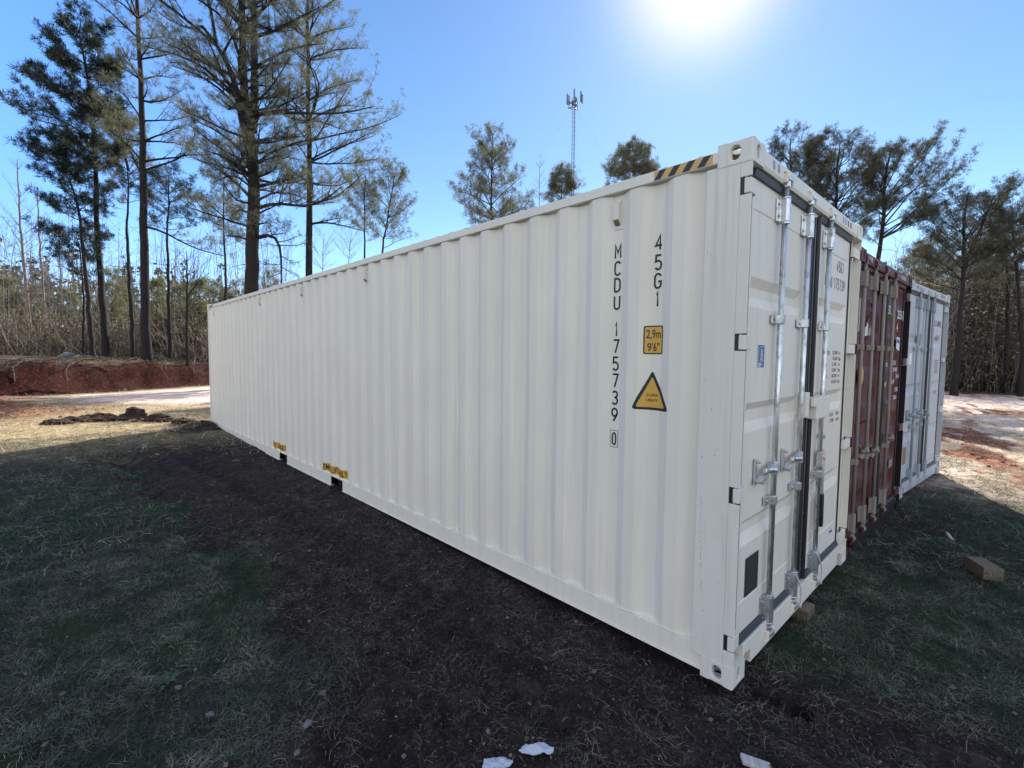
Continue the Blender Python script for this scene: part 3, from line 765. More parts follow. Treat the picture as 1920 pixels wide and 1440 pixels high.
            hnd = mb.build('handle', M_galv, leaf, bevel=.002)
            mb = MB(); mb.prism([(x+.056, z-.28), (x+.112, z-.28), (x+.122, z-.51), (x+.112, z-.535), (x+.078, z-.535), (x+.066, z-.51)], 1, -.006, .016)
            mb.build('handle_grip', M_grip, leaf, bevel=.007)
            mb = MB(); mb.box(x+.06, x+.11, .018, .0445, z+.145, z+.175); mb.box(x+.095, x+.115, .004, .030, z+.135, z+.165); mb.build('handle_retainer', M_galv, leaf, bevel=.003)
    if spec.get('lockbox'):
        mb = MB(); mb.box(1.055, 1.128, -.006, .0445, 1.385, 1.555)
        mb.build('lock_box', body, leaves[0], bevel=.006)
        mb = MB(); mb.prism([(1.165, 1.445), (1.205, 1.445), (1.205, 1.385), (1.165, 1.40)], 1, -.03, -.004) if False else None
        mb.box(1.19, 1.50, -.036, .0305, 1.365, 1.515); mb.box(1.136, 1.189, -.034, -.006, 1.455, 1.513); mb.box(1.50, 1.52, -.02, .044, 1.38, 1.50)
        mb.build('lock_box', body, leaves[1], bevel=.007)
    spec['leaves'] = leaves; spec['root'] = root; spec['header'] = hd; spec['sill'] = sill
    return root

FY = .045
def door_map(dy=.0012, extra=.004):
    return lambda x, z: (x, .045-dy+(extra if .41 < z < 2.577 else 0), z)
# ---- the near cream container
hero = dict(loc=(0, 0, 0), yaw=0, body=M_cream, worn=M_creamw, front=M_cream, hazard=True, tape=1, rods=(.54, 1.005, 1.50), rodmat=M_galv,
            handles=((.54, 1.135, 'side'), (1.005, 1.135, 'side'), (1.50, 1.045, 'long')), lockbox=True,
            label='cream white high cube container nearest the camera, long corrugated side showing')
container(hero)
sp = hero['sp']; LL, RL = hero['leaves']
side_map = lambda y, z: (0, y, z)
smap = lambda a, z: (0, -a, z)          # text runs towards the door end, so mirror y
def side_col(chars, y, name, w=.052, parent=sp):
    mb = MB()
    for ch, z, h in chars:
        ww = w*(.46 if ch == '1' else 1.0)
        stroke_text(mb, ch, -y, z, ww, h, smap, .0125)
    flatten_side(mb).build(name, M_black, parent, fix=False)
zz = [2.451, 2.344, 2.239, 2.128, 1.957, 1.849, 1.738, 1.629, 1.518, 1.407]
side_col([(c, z, .095) for c, z in zip('MCDU175739', zz)], .818, 'marking')
mb = MB(); stroke_text(mb, '0', -.818, 1.251, .036, .086, smap, .011); flatten_side(mb).build('marking', M_black, sp, fix=False, label='check digit zero')
mb = MB(); a0, a1, b0, b1, e = .788, .848, 1.195, 1.307, .003
for (p, q, r, s) in ((a0, a1, b0, b0+e), (a0, a1, b1-e, b1), (a0, a0+e, b0+e, b1-e), (a1-e, a1, b0+e, b1-e)): mb.poly([(0, p, r), (0, q, r), (0, q, s), (0, p, s)])
flatten_side(mb).build('marking', M_black, sp, fix=False, label='thin square frame round the check digit')
side_col([(c, z, .096) for c, z in zip('45G1', (2.461, 2.345, 2.236, 2.128))], .533, 'marking')
def rrect(a0, a1, b0, b1, r, n=4):
    pts = []
    for cx, cz, s in ((a1-r, b1-r, 0), (a0+r, b1-r, 1), (a0+r, b0+r, 2), (a1-r, b0+r, 3)):
        for k in range(n+1):
            w = PI/2*(s+k/n); pts.append((cx+r*math.cos(w), cz+r*math.sin(w)))
    return pts
def sign(layers, texts, name, label):
    prev = None
    for i, (pts, m) in enumerate(layers):
        mb = MB(); mb.poly([(0, y, z) for y, z in pts]); o = flatten_side(mb, .0012+.0008*i).build(name if i == 0 else 'sign_face', m, sp, fix=False, label=label if i == 0 else None)
    mb = MB()
    for s, y, z, w, h in texts: put_text(mb, s, -y, z, w, h, smap, .012)
    flatten_side(mb, .0012+.0008*len(layers)).build('marking', M_black, sp, fix=False)
sign([(rrect(.488, .610, 1.800, 1.972, .012), M_black), (rrect(.496, .602, 1.808, 1.964, .008), M_yellow)],
     [('2,9m', .549, 1.918, .092, .062), ('9\'6"', .549, 1.844, .078, .052)], 'height_sign', 'yellow sign with black border reading 2,9m 9\'6"')
def tri(cx, zb, zt, hw, r):
    P = [(cx-hw, zb), (cx+hw, zb), (cx, zt)]; out = []
    for i in range(3):
        p = Vector(P[i]); a = (Vector(P[i-1])-p).normalized(); b = (Vector(P[(i+1) % 3])-p).normalized()
        out += [tuple(p+a*r), tuple(p+(a+b)*r*.33), tuple(p+b*r)]
    return out
sign([(tri(.552, 1.462, 1.706, .125, .02), M_black), (tri(.552, 1.478, 1.668, .094, .012), M_yellow)],
     [('SUPER', .548, 1.553, .075, .017), ('HEAVY', .548, 1.522, .075, .017)], 'warning_sign', 'yellow triangle sign with black border reading SUPER HEAVY')
for y0, y1 in ((4.795, 5.515), (7.06, 7.705)):
    mb = MB(); mb.poly([(0, y0, .192), (0, y1, .192), (0, y1, .298), (0, y0, .298)]); flatten_side(mb, .0012).build('lift_sign', M_yellow, sp, fix=False)
    mb = MB(); put_text(mb, 'EMPTY LIFT ONLY', -(y0+y1)/2, .245, (y1-y0)*.93, .078, smap, .02); flatten_side(mb, .002).build('marking', M_black, sp, fix=False)
# little box vents under the roof rail
for y in (.820, 4.24, 6.235, 8.23, 11.65):
    mb = MB(); x = XI
    mb.prism([(y-.030, 2.585), (y+.030, 2.585), (y+.030, 2.775), (y-.030, 2.775)], 0, x-.004, x-.001)
    mb.prism([(x-.004, 2.760), (x-.034, 2.745), (x-.034, 2.645), (x-.006, 2.612), (x-.004, 2.612)][::-1], 1, y-.022, y+.022)
    for yy, z in ((y-.018, 2.768), (y+.018, 2.768), (y, 2.596)): mb.tube([(x-.004, yy, z), (x-.008, yy, z)], .006, 8)
    v = mb.build('vent', M_creamw, sp, bevel=.002)
    mb = MB(); mb.poly([(x-.0335, y-.018, 2.641), (x-.0335, y+.018, 2.641), (x-.0075, y+.018, 2.611), (x-.0075, y-.018, 2.611)]); 
    for p in range(1): pass
    o = mb.build('vent_mesh', M_mesh, sp, fix=False); o.location = (-.0012, 0, -.0012)
# door stencils
dm = door_map()
def dtext(s, x0, x1, z, h, m, par, bold=.01):
    mb = MB(); put_text(mb, s, (x0+x1)/2, z, x1-x0, h, dm, bold); return mb.build('marking', m, par, fix=False)
for s_, a_, b_, z_, h_ in (('45G1', 1.885, 2.085, 2.505, .090), ('MCDU', 1.565, 1.765, 2.368, .090), ('175739', 1.815, 2.140, 2.368, .090), ('0', 2.170, 2.204, 2.365, .084)):
    mb = MB(); stroke_text(mb, s_, (a_+b_)/2, z_, b_-a_, h_, dm, .0105); mb.build('marking', M_black, RL, fix=False)
mb = MB()
for (p, q, r, s) in ((2.162, 2.212, 2.31, 2.314), (2.162, 2.212, 2.416, 2.42), (2.162, 2.166, 2.314, 2.416), (2.208, 2.212, 2.314, 2.416)): mb.poly([dm(p, r), dm(q, r), dm(q, s), dm(p, s)])
mb.build('marking', M_black, RL, fix=False)
rows = [('MAX GROSS', '32,500', 'kg', 1.828), ('', '71,650', 'lbs', 1.782), ('TARE', '3,740', 'kg', 1.736), ('', '8,240', 'lbs', 1.690), ('PAYLOAD', '28,760', 'kg', 1.644), ('', '63,410', 'lbs', 1.598), ('CU. CAP', '76.4', 'cu.m', 1.335), ('', '2,700', 'cu.ft', 1.285)]
for a, b, c, z in rows:
    if a: dtext(a, 1.60, 1.60+.021*len(a), z, .032, M_inkgrey, RL)
    dtext(b, 1.88, 1.88+.024*len(b), z, .032, M_inkgrey, RL); dtext(c, 2.07, 2.07+.019*len(c), z, .028, M_inkgrey, RL)
def panel(x0, x1, z0, z1, m, name, par, dy=.0012, label=None):
    mb = MB(); f = door_map(dy); mb.poly([f(x0, z0), f(x1, z0), f(x1, z1), f(x0, z1)]); return mb.build(name, m, par, fix=False, label=label)
panel(.300, .412, 1.722, 1.866, M_whitelab, 'sticker', LL, .0012, 'white edge of the small blue sticker')
panel(.308, .404, 1.730, 1.858, M_blue, 'sticker', LL, .002, 'small blue class sticker')
mb = MB(); f = door_map(.0028)
put_text(mb, 'L', .357, 1.803, .022, .062, f, .01); put_text(mb, 'R', .372, 1.806, .030, .056, f, .004)
for z in (1.846, 1.766): mb.poly([f(.334, z), f(.396, z), f(.396, z+.003), f(.334, z+.003)])
for k in range(9): mb.poly([f(.314, 1.766+k*.009), f(.322, 1.766+k*.009), f(.322, 1.771+k*.009), f(.314, 1.771+k*.009)])
for k, w in enumerate((.05, .06, .035)): mb.poly([f(.314, 1.752-k*.009), f(.314+w, 1.752-k*.009), f(.314+w, 1.757-k*.009), f(.314, 1.757-k*.009)])
mb.build('marking', M_whitelab, LL, fix=False)
o = panel(.242, .440, .412, .640, M_plate, 'data_plate', LL, .004)
mb = MB(); f = door_map(.005)
for k in range(12):
    z = .62-k*.0165; mb.poly([f(.255, z), f(.255+.10+.07*random.random(), z), f(.40, z-.004), f(.255, z-.004)])
mb.build('marking', M_inkgrey, LL, fix=False)
panel(2.02, 2.12, .315, .372, M_whitelab, 'sticker', RL, .0012); mb = MB(); f = lambda x, z: (x, .0425, z); [mb.poly([f(2.03+k*.017, .335), f(2.042+k*.017, .335), f(2.042+k*.017, .353), f(2.03+k*.017, .353)]) for k in range(5)]; mb.build('marking', M_blue, RL, fix=False)
# seal cords hanging on the lower rod housings
for x in (1.005, 1.50):
    mb = MB(); mb.tube([(x-.03, -.016, .335), (x-.005, -.022, .29), (x+.04, -.028, .22), (x+.05, -.026, .16), (x+.045, -.026, .10)], .0045, 6)
    mb.tube([(x+.045, -.026, .12), (x+.045, -.026, .09)], .008, 6); mb.build('seal_cord', M_cable, LL if x < 1.2 else RL, smooth=True)
# scratches on the near post
mb = MB(); yy = .165
for k in range(26):
    z = 1.02-k*.021+random.uniform(-.006, .006); y = .205-k*.0006+random.uniform(-.004, .004); h = random.uniform(.006, .02)
    mb.poly([(.0012, y, z), (.0012, y+random.uniform(.001, .0045), z-.002), (.0012, y+.001, z-h)])
for k in range(14):
    z = random.uniform(.3, 2.7); y = random.uniform(.07, .22); mb.poly([(.0012, y, z), (.0012, y+.004, z-.002), (.0012, y+.001, z-random.uniform(.004, .012))])
sb = MB()
for k in range(16):
    x_, z_ = random.uniform(.16, 1.05), random.choice((random.uniform(.42, .70), random.uniform(.9, 1.35), random.uniform(1.56, 2.04), random.uniform(2.26, 2.55)))
    f_ = door_map(.0015); w_ = random.uniform(.002, .007); sb.poly([f_(x_, z_), f_(x_+w_, z_-.002), f_(x_+w_*.7, z_-w_*1.6)])
sb.build('paint_chip', M_inkgrey, LL, fix=False)
posts = [o for o in hero['root'].children if o.name.startswith('corner_post')]
mb.build('scratch', M_inkgrey, posts[0], fix=False)

# ---- the maroon container
red = dict(loc=(2.66, .04, -.12), yaw=R_(-1.3), body=M_red, worn=M_red, front=M_reddark, rods=(.20, .60, 1.04, 1.52), rodmat=M_rodtan, lift=.09, sillmat=M_reddark, dents=.055, gask=M_rubber,  # sill given the darker tone of the right post
           handles=((.60, 1.00, 'side'), (1.04, .95, 'side'), (1.76, 1.00, 'side')), tape=M_whiteink,
           label='dented maroon container with tan lock rods, standing between the two white containers')
container(red)
RA, RB = red['leaves']
rf = lambda x, z: (x, .0335, z)
def rpoly(pts, m, par, label=None, name='marking'):
    mb = MB(); mb.poly([rf(*p) for p in pts]); mb.build(name, m, par, fix=False, label=label)
def rtext(s, x0, x1, z, h, m, par):
    mb = MB(); put_text(mb, s, (x0+x1)/2, z, x1-x0, h, rf, .02); mb.build('marking', m, par, fix=False)
rpoly([(.13, 2.46), (.20, 2.46), (.20, 2.16), (.13, 2.14)], M_whiteink, RA)
rpoly([(.60, 2.46), (.76, 2.47), (.76, 2.15), (.55, 2.13), (.57, 2.20), (.62, 2.22), (.63, 2.27), (.70, 2.33), (.69, 2.40)], M_whiteink, RA, 'torn white emblem patch')
rpoly([(.40, 2.20), (.46, 2.22), (.47, 2.26), (.52, 2.24), (.52, 2.13), (.40, 2.12)], M_whiteink, RA)
rtext('SU', 1.36, 1.58, 2.44, .10, M_whiteink, RB); rtext('255', 1.86, 2.12, 2.42, .10, M_whiteink, RB)
rpoly([(2.175, 2.48), (2.21, 2.48), (2.21, 2.36), (2.175, 2.36)], M_whiteink, RB)
rtext('4', 1.86, 1.92, 2.27, .11, M_whiteink, RB)
rpoly([(1.90, 2.16), (2.08, 2.15), (2.08, 2.00), (1.90, 2.02)], M_whitelab, RB, 'blue and white label', 'sticker'); [rpoly([(1.92, z), (2.06, z-.004), (2.06, z+.012), (1.92, z+.016)], M_blue, RB) for z in ()]; mbq = MB(); mbq.poly([(1.92, .0325, 2.09), (2.06, .0325, 2.085), (2.06, .0325, 2.13), (1.92, .0325, 2.135)]); mbq.build('marking', M_blue, RB, fix=False)
for s, x, z in (('MG', 1.40, 1.84), ('32.5', 1.76, 1.86), ('30.48', 1.78, 1.78), ('MT', 1.40, 1.62), ('3.8', 1.74, 1.64), ('NET', 1.50, 1.42), ('28.6', 1.88, 1.45), ('CU', 1.54, 1.36), ('76.4', 1.96, 1.70), ('2700', 1.94, 1.54)):
    rtext(s, x, x+.045*len(s), z, .05, M_whiteink, RB)
mb = MB(); mb.poly([rf(.34+.10*math.cos(a), 1.74+.10*math.sin(a)) for a in np.linspace(0, 2*PI, 20)[:-1]]); mb.build('sticker', M_yellow, RA, fix=False, label='round yellow and white sticker')
rpoly([(1.86, .70), (2.04, .70), (2.04, .62), (1.86, .61)], M_rodtan, RB)

# ---- the far white container
w2 = dict(loc=(5.5, .04, -.09), yaw=R_(-4.5), body=M_white, worn=M_white, rods=(.56, 1.0, 1.40), rodmat=M_rodblue, gask=M_rubberg, tape=M_tapebr,
          handles=((.56, 1.10, 'side'), (1.0, 1.10, 'side'), (1.40, 1.06, 'side')),
          label='bluish white container at the far right end of the row, behind the maroon one')
container(w2)
WA, WB = w2['leaves']
for s, x0, x1, z, h in (('CCLU 608985', 1.58, 2.16, 2.42, .09), ('45G1', 1.86, 2.06, 2.20, .09), ('MAX', 1.58, 1.68, 1.84, .035), ('CU', 1.58, 1.64, 1.38, .03)):
    dtext(s, x0, x1, z, h, M_inkgrey, WB)
for k in range(8): dtext(('30,480 KG', '67,200 LB', '3,830 KG', '8,440 LB', '26,650 KG', '58,760 LB', '76.4 CU.M', '2,700 CU.FT')[k], 1.88, 2.10, 1.85-k*.038 if k < 6 else 1.60-k*.038, .026, M_inkgrey, WB)
panel(.30, .46, 1.80, 1.95, M_whitelab, 'sticker', WA, .0012)
panel(.28, .44, .42, .66, mat('rusty_plate', (.30, .16, .08), .7), 'data_plate', WA, .003)
mb = MB(); mb.poly([(x, .0385, z) for x, z in ((.70, 2.20), (.82, 2.24), (.84, 2.06), (.74, 2.05), (.68, 2.12))]); mb.build('rust_stain', mat('brown_stain', (.13, .09, .04), .8), WA, fix=False)

# pole standing behind the dark corner of the maroon box
mb = MB(); mb.tube([(5.20, .30, G(5.2, .3)-.1), (5.20, .30, 3.02)], .035, 10)
o = mb.build('steel_pole', M_reddark, None, smooth=True); tag(o, 'dark upright pole sticking up at the right corner of the maroon container', 'pole')

# ------------------------------------------------------------------ timber blocks and small things
def block(lx, ly, lz, m, loc, rz, label, cat='wood block', name='wood_block', group=None, tilt=0):
    mb = MB(); mb.box(-lx/2, lx/2, -ly/2, ly/2, 0, lz)
    o = mb.build(name, m, None, bevel=.006); o.location = loc; o.rotation_euler = (tilt, 0, rz); tag(o, label, cat, group); return o
def gz(x, y): return float(G(np.array([x]), np.array([y]))[0])
block(.16, .34, .14, M_wood, (1.24, .12, -.115), 0, 'weathered timber block under the door sill of the cream container', group='timber blocks under the containers')
block(.22, .34, .15, M_wood, (3.78, .14, -.235), R_(-1), 'timber block under the door sill of the maroon container', group='timber blocks under the containers')
block(.26, .30, .15, M_wood, (6.60, .06, -.215), R_(-4), 'timber block under the door sill of the far bluish white container', group='timber blocks under the containers')
block(.26, .14, .115, M_woodred, (3.19, -.845, gz(3.19, -.845)-.01), R_(30), 'loose tan timber block lying on the shaded grass in front of the containers')
mb = MB(); mb.tube([(0, 0, 0), (.11, .01, .01), (.20, .0, .0)], [.016, .018, .015], 8); o = mb.build('wooden_stake', M_woodpale, None, smooth=True)
o.location = (4.05, -.58, gz(4.05, -.58)+.015); o.rotation_euler = (0, 0, R_(15)); tag(o, 'short pale stick lying on the grass beyond the loose timber block', 'stick')
block(.055, .13, .02, M_woodpale, (-.345, -.245, gz(-.34, -.24)+.012), R_(35), 'pale painted wood offcut at the bottom edge of the photo', 'wood offcut', 'wood_offcut', tilt=R_(12))
# crumpled plastic scraps
M_plastic = mat('thin_white_plastic', (.40, .45, .56), .45)
def scrap(x, y, s, label, seed):
    r = np.random.default_rng(seed); n = 64; rings = 9
    a = np.linspace(0, 2*PI, n, endpoint=False)
    rad = s*(.25+1.4*fbm(np.cos(a)*.9+seed, np.sin(a)*.9, seed, 5))
    V = [(0, 0, .012)]
    for k in range(1, rings+1):
        f = k/rings; X_ = rad*f*np.cos(a); Y_ = rad*f*np.sin(a)*.5
        Z_ = .004+.045*fbm(X_*38+seed, Y_*38, seed+2, 4)*(1-.5*f)
        V += list(zip(X_, Y_, Z_))
    F = [[0, 1+i, 1+(i+1) % n] for i in range(n)]
    for k in range(rings-1): F += [[1+k*n+i, 1+(k+1)*n+i, 1+(k+1)*n+(i+1) % n, 1+k*n+(i+1) % n] for i in range(n)]
    mb = MB(); mb.v = [tuple(map(float, q)) for q in V]; mb.f = F; o = mb.build('plastic_scrap', M_plastic, None); m = o.modifiers.new('thick', 'SOLIDIFY'); m.thickness = .0015
    o.location = (x, y, gz(x, y)+.004); o.rotation_euler = (0, 0, R_(-43)); tag(o, label, 'plastic scrap', 'scraps of white plastic on the ground')
scrap(-1.03, .455, .078, 'larger crumpled white plastic scrap on the dirt', 3)
scrap(-1.19, .565, .07, 'crumpled white plastic scrap cut by the lower photo edge, left of the larger one', 5)
# stones
M_stone = mat('grey_stone', (.13, .135, .15), .85); NT(M_stone).bump(NT(M_stone).noise(None, 30), .4, .01)
def stone(x, y, s, label, seed, group='loose grey stones in the dirt', z=None, m=M_stone, name='stone', cat='stone'):
    bm = bmesh.new(); bmesh.ops.create_icosphere(bm, subdivisions=2, radius=1)
    r = np.random.default_rng(seed); off = r.random(3)*20
    for v in bm.verts:
        p = v.co; f = .55+.9*float(fbm(np.array([p.x*1.3+off[0]+p.z]), np.array([p.y*1.3+off[1]-p.z*.7]), seed, 3)[0]); v.co = Vector((p.x*s*f, p.y*s*.75*f, p.z*s*.55*f))
    me = bpy.data.meshes.new(name); bm.to_mesh(me); bm.free(); o = link(name, me, m); o.location = (x, y, gz(x, y)+s*.22 if z is None else z); o.rotation_euler = (0, 0, r.random()*6); tag(o, label, cat, group); return o
def gp(u, v, z=-.06):
    d = CF*FPX+CR*(u-960)-CU*(v-720); t = (z-CAM[2])/d[2]; return CAM+d*t
for i, (u, v, s, lab) in enumerate(((577, 1382, .026, 'largest grey stone, in the lower dirt left of the plastic scraps'), (605, 1287, .020, 'grey stone on the rim of the dug patch'),
        (915, 1370, .018, 'light stone just above the plastic scraps'), (757, 1402, .014, 'small stone left of the plastic scraps'), (395, 1350, .022, 'flat stone in the dry grass left of the largest stone'),
        (558, 1430, .018, 'stone at the lower photo edge below the largest stone'), (580, 1175, .013, 'small stone in the dirt well above the dug patch'), (335, 1300, .02, 'stone beside the green weed'))):
    p = gp(u, v); stone(p[0], p[1], s, lab, 10+i)
# sod clumps lying on the sunny turf
M_sod = mat('dark_sod', (.03, .016, .011), .95); t_ = NT(M_sod); nn = t_.noise(t_.coord(), 9, 5, .7); t_.l(t_.ramp(nn, [(.38, (.012, .007, .006)), (.7, (.08, .042, .025))]), t_.b.inputs['Base Color']); t_.bump(nn, 1, .04)
sodlab = ['low dark sod clump at the left end of the row of clumps', 'widest dark sod clump, second from the left', 'rounded sod clump in the middle of the row', 'pair of joined sod lumps right of the rounded one', 'small sod lump nearest the far end of the cream container']
for i, (u, v, s, fl) in enumerate(((105, 797, .26, .5), (185, 789, .62, .5), (252, 785, .26, 1.0), (298, 791, .26, .8), (345, 795, .2, .5))):
    p = gp(u, v, .1); r = np.random.default_rng(60+i); n = int(260*s/.4)+60
    bm = bmesh.new(); bmesh.ops.create_icosphere(bm, subdivisions=1, radius=1); T = np.array([q.co[:] for q in bm.verts]); F = np.array([[q.index for q in f.verts] for f in bm.faces]); bm.free()
    c = r.normal(0, .42, (n, 2))*np.array([s*1.15, s*.55]); hgt = .27*fl*np.clip(1-np.hypot(c[:, 0]/(s*1.3), c[:, 1]/(s*.7)), 0, 1)*(.4+1.2*fbm(c[:, 0]*5+i, c[:, 1]*5, 33, 3))
    cs = np.concatenate([c, (hgt*(.4+.6*r.random(n)))[:, None]], 1); ck = .02+.085*r.random(n)**2.2
    V = (T[None]*(.6+.8*r.random((n, len(T), 1)))*ck[:, None, None]*np.array([1.2, 1, .7])+cs[:, None, :]).reshape(-1, 3)
    Fq = (F[None]+(np.arange(n)*len(T))[:, None, None]).reshape(-1, 3)
    o = link('sod_clump', np_mesh('sod_clump', V, None, Fq), M_sod); o.location = (p[0], p[1], gz(p[0], p[1])); o.rotation_euler = (0, 0, -YAW+.1); tag(o, sodlab[i], 'sod clump', 'clumps of turned sod on the sunny grass')
# pale boulders by the edge of the wood
for i, (u, v, s, lab) in enumerate(((124, 667, .42, 'long bluish grey rock on top of the clay bank'), (146, 669, .24, 'short beige rock at the right end of the bluish rock'))):
    p = at(u, v, 27.2); stone(p[0], p[1], s, lab, 40+i, 'rocks on the clay bank', m=mat('pale_rock', (.15, .155, .17) if i == 0 else (.26, .22, .17), .9), name='rock', cat='rock')

# ------------------------------------------------------------------ turf, straw and pebbles near the camera
def visible_pts(n, r0, r1, spread=50):
    a = rng.uniform(-R_(spread), R_(spread), n)+math.atan2(CF[1], CF[0]); r = np.sqrt(rng.uniform(r0*r0, r1*r1, n))
    x = CAM[0]+r*np.cos(a); y = CAM[1]+r*np.sin(a)
    keep = ~((x > .03) & (x < 8.0) & (y > .25) & (y < 12.1))
    return x[keep], y[keep]
def grass(name, n, r0, r1, ln, wd, sel, matl, flat=.35, curl=1.0, K=4):
    x, y = visible_pts(n, r0, r1); mk = masks(x, y); cl0 = fbm(x*5.5, y*5.5, 103, 3); k = sel(mk, rng.random(len(x))/np.clip(.15+1.9*ss(.3, .62, cl0), .15, 2)); x = x[k]; y = y[k]; N = len(x)
    z = G(x, y)
    cl = fbm(x*4, y*4, 101, 3)
    h = rng.random(N)*2*PI; el = np.abs(rng.normal(flat, .35, N)); Ls = ln*(.5+rng.random(N))*(.6+.8*cl)
    P = np.zeros((N, K, 3)); P[:, 0] = np.stack([x, y, z-.002], -1)
    hh = h.copy(); ee = el.copy()
    for i in range(1, K):
        hh = hh+rng.normal(0, .55*curl, N); ee = ee-rng.uniform(0, .45, N)*curl
        P[:, i] = P[:, i-1]+np.stack([np.cos(hh)*np.cos(ee), np.sin(hh)*np.cos(ee), np.sin(ee)], -1)*(Ls/(K-1))[:, None]
        P[:, i, 2] = np.maximum(P[:, i, 2], z+.003+.006*rng.random(N))
    sdv = np.stack([-np.sin(h), np.cos(h), rng.normal(0, .3, N)], -1)*(wd*(.6+.8*rng.random(N)))[:, None]
    tp = np.linspace(1, .25, K)
    V, q = batch_blades(P, sdv[:, None, :]*tp[None, :, None])
    o = link(name, np_mesh(name, V, q), matl); return o
M_dry_shade = foliage_mat('shade_toned_dormant_grass', (.015, .016, .014), (.34, .33, .27), (.05, .05, .04), 3.0)  # dry blades with the tone of shade put into their colour
M_green = foliage_mat('green_grass', (.008, .028, .012), (.06, .16, .055), (.05, .11, .03), 2.2)
M_straw_sun = foliage_mat('sun_toned_straw', (.14, .10, .06), (.75, .64, .46), (.40, .31, .18), 1.6)  # dry blades lightened to carry the sun in their colour
turf_dry = lambda m, u: u < (1-m['dirt']*.93)*(1-.35*m['green'])*(1-m['clay'])*(1-m['pink'])*(1-m['litter'])
turf_green = lambda m, u: u < (.04+.95*m['green'])*(1-m['dirt']*.97)*(1-m['clay']*.9)*(1-m['pink'])*(1-m['litter'])*(1-.6*m['straw'])
straw_sel = lambda m, u: (u < (1-m['clay']*.8)*(1-m['cut'])*(1-m['pink'])*(1-m['litter'])*m['straw'])
tag(grass('shade_toned_dormant_grass', 210000, 1.2, 5.6, .065, .0011, turf_dry, M_dry_shade), 'grey dormant grass matted over the shaded ground', 'grass', kind='stuff')
tag(grass('shade_toned_dormant_grass', 170000, 5.2, 13.0, .10, .0026, turf_dry, M_dry_shade, K=3), 'grey dormant grass farther from the camera', 'grass', kind='stuff')
tag(grass('green_grass', 170000, 1.2, 9.0, .05, .0014, turf_green, M_green, flat=.6, curl=.6, K=3), 'short green grass growing through the dry turf', 'grass', kind='stuff')
tag(grass('straw_grass', 130000, 7.0, 30.0, .16, .006, straw_sel, M_straw_sun, flat=.3, K=3), 'straw coloured turf in the sun', 'grass', kind='stuff')
# straw and roots lying on the dirt
M_root = foliage_mat('straw_and_roots', (.03, .024, .020), (.34, .28, .23), (.04, .03, .02), 4.0)
tag(grass('straw_litter', 70000, 1.2, 8.0, .10, .0013, lambda m, u: u < .12+.42*m['dirt'], M_root, flat=.05, curl=1.3, K=5), 'bits of straw and roots on the dirt', 'straw litter', kind='stuff')
# pebbles and crumbs of soil
def pebbles(name, n, r0, r1, smin, smax, sel, m, label):
    x, y = visible_pts(n, r0, r1); k = sel(masks(x, y), rng.random(len(x))); x = x[k]; y = y[k]; N = len(x)
    bm = bmesh.new(); bmesh.ops.create_icosphere(bm, subdivisions=1, radius=1); T = np.array([v.co[:] for v in bm.verts]); F = np.array([[v.index for v in f.verts] for f in bm.faces]); bm.free()
    s = smin*(smax/smin)**(rng.random(N)**2.2)
    V = T[None]*(.75+.5*rng.random((N, len(T), 1)))*s[:, None, None]*np.array([1, .8, .6]); c = np.stack([x, y, G(x, y)+s*.25], -1)
    V = (V+c[:, None, :]).reshape(-1, 3); Fq = (F[None]+(np.arange(N)*len(T))[:, None, None]).reshape(-1, 3)
    o = link(name, np_mesh(name, V, None, Fq, smooth=False), m); tag(o, label, name.replace('_', ' '), kind='stuff')
M_crumb = mat('soil_crumbs', (.050, .039, .037), .95); M_peb = mat('pebbles', (.16, .15, .15), .9)
pebbles('soil_crumbs', 90000, 1.2, 8, .002, .011, lambda m, u: u < m['dirt']*.8, M_crumb, 'crumbled dark soil along the container')
pebbles('pebbles', 5000, 1.2, 8, .002, .010, lambda m, u: u < m['dirt']*.5+.02, M_peb, 'fine pale pebbles in the soil')
M_claycl = mat('clay_clods', (.20, .085, .045), .95)
pebbles('clay_clods', 30000, 9, 32, .012, .06, lambda m, u: u < m['clay']*.7, M_claycl, 'orange clay clods on the cut bank and churned field')
# dead branches and roots strewn along the top of the cut
n_ = 380; t_s = rng.uniform(-6, 12, n_); d_s = rng.uniform(1.3, 5.0, n_); px_ = BK0[0]+bd[0]*t_s+bn[0]*d_s; py_ = BK0[1]+bd[1]*t_s+bn[1]*d_s
P_ = np.zeros((n_, 5, 3)); P_[:, 0] = np.stack([px_, py_, G(px_, py_)+.03], -1); hh_ = rng.random(n_)*2*PI; ll_ = rng.uniform(.2, 1.5, n_)
for i in range(1, 5):
    hh_ = hh_+rng.normal(0, .35, n_); P_[:, i, :2] = P_[:, i-1, :2]+np.stack([np.cos(hh_), np.sin(hh_)], -1)*(ll_/4)[:, None]
    P_[:, i, 2] = G(P_[:, i, 0], P_[:, i, 1])+.03+.12*rng.random(n_)**2
V_, Q_ = batch_tubes(P_, (rng.uniform(.008, .03, n_)[:, None])*np.linspace(1, .4, 5)[None], 4)
tag(link('dead_branches', np_mesh('dead_branches', V_, Q_), bark_mat('deadwood', (.17, .13, .10), (.05, .035, .028))), 'dead branches and roots strewn on top of the clay bank', 'dead branches', kind='stuff')
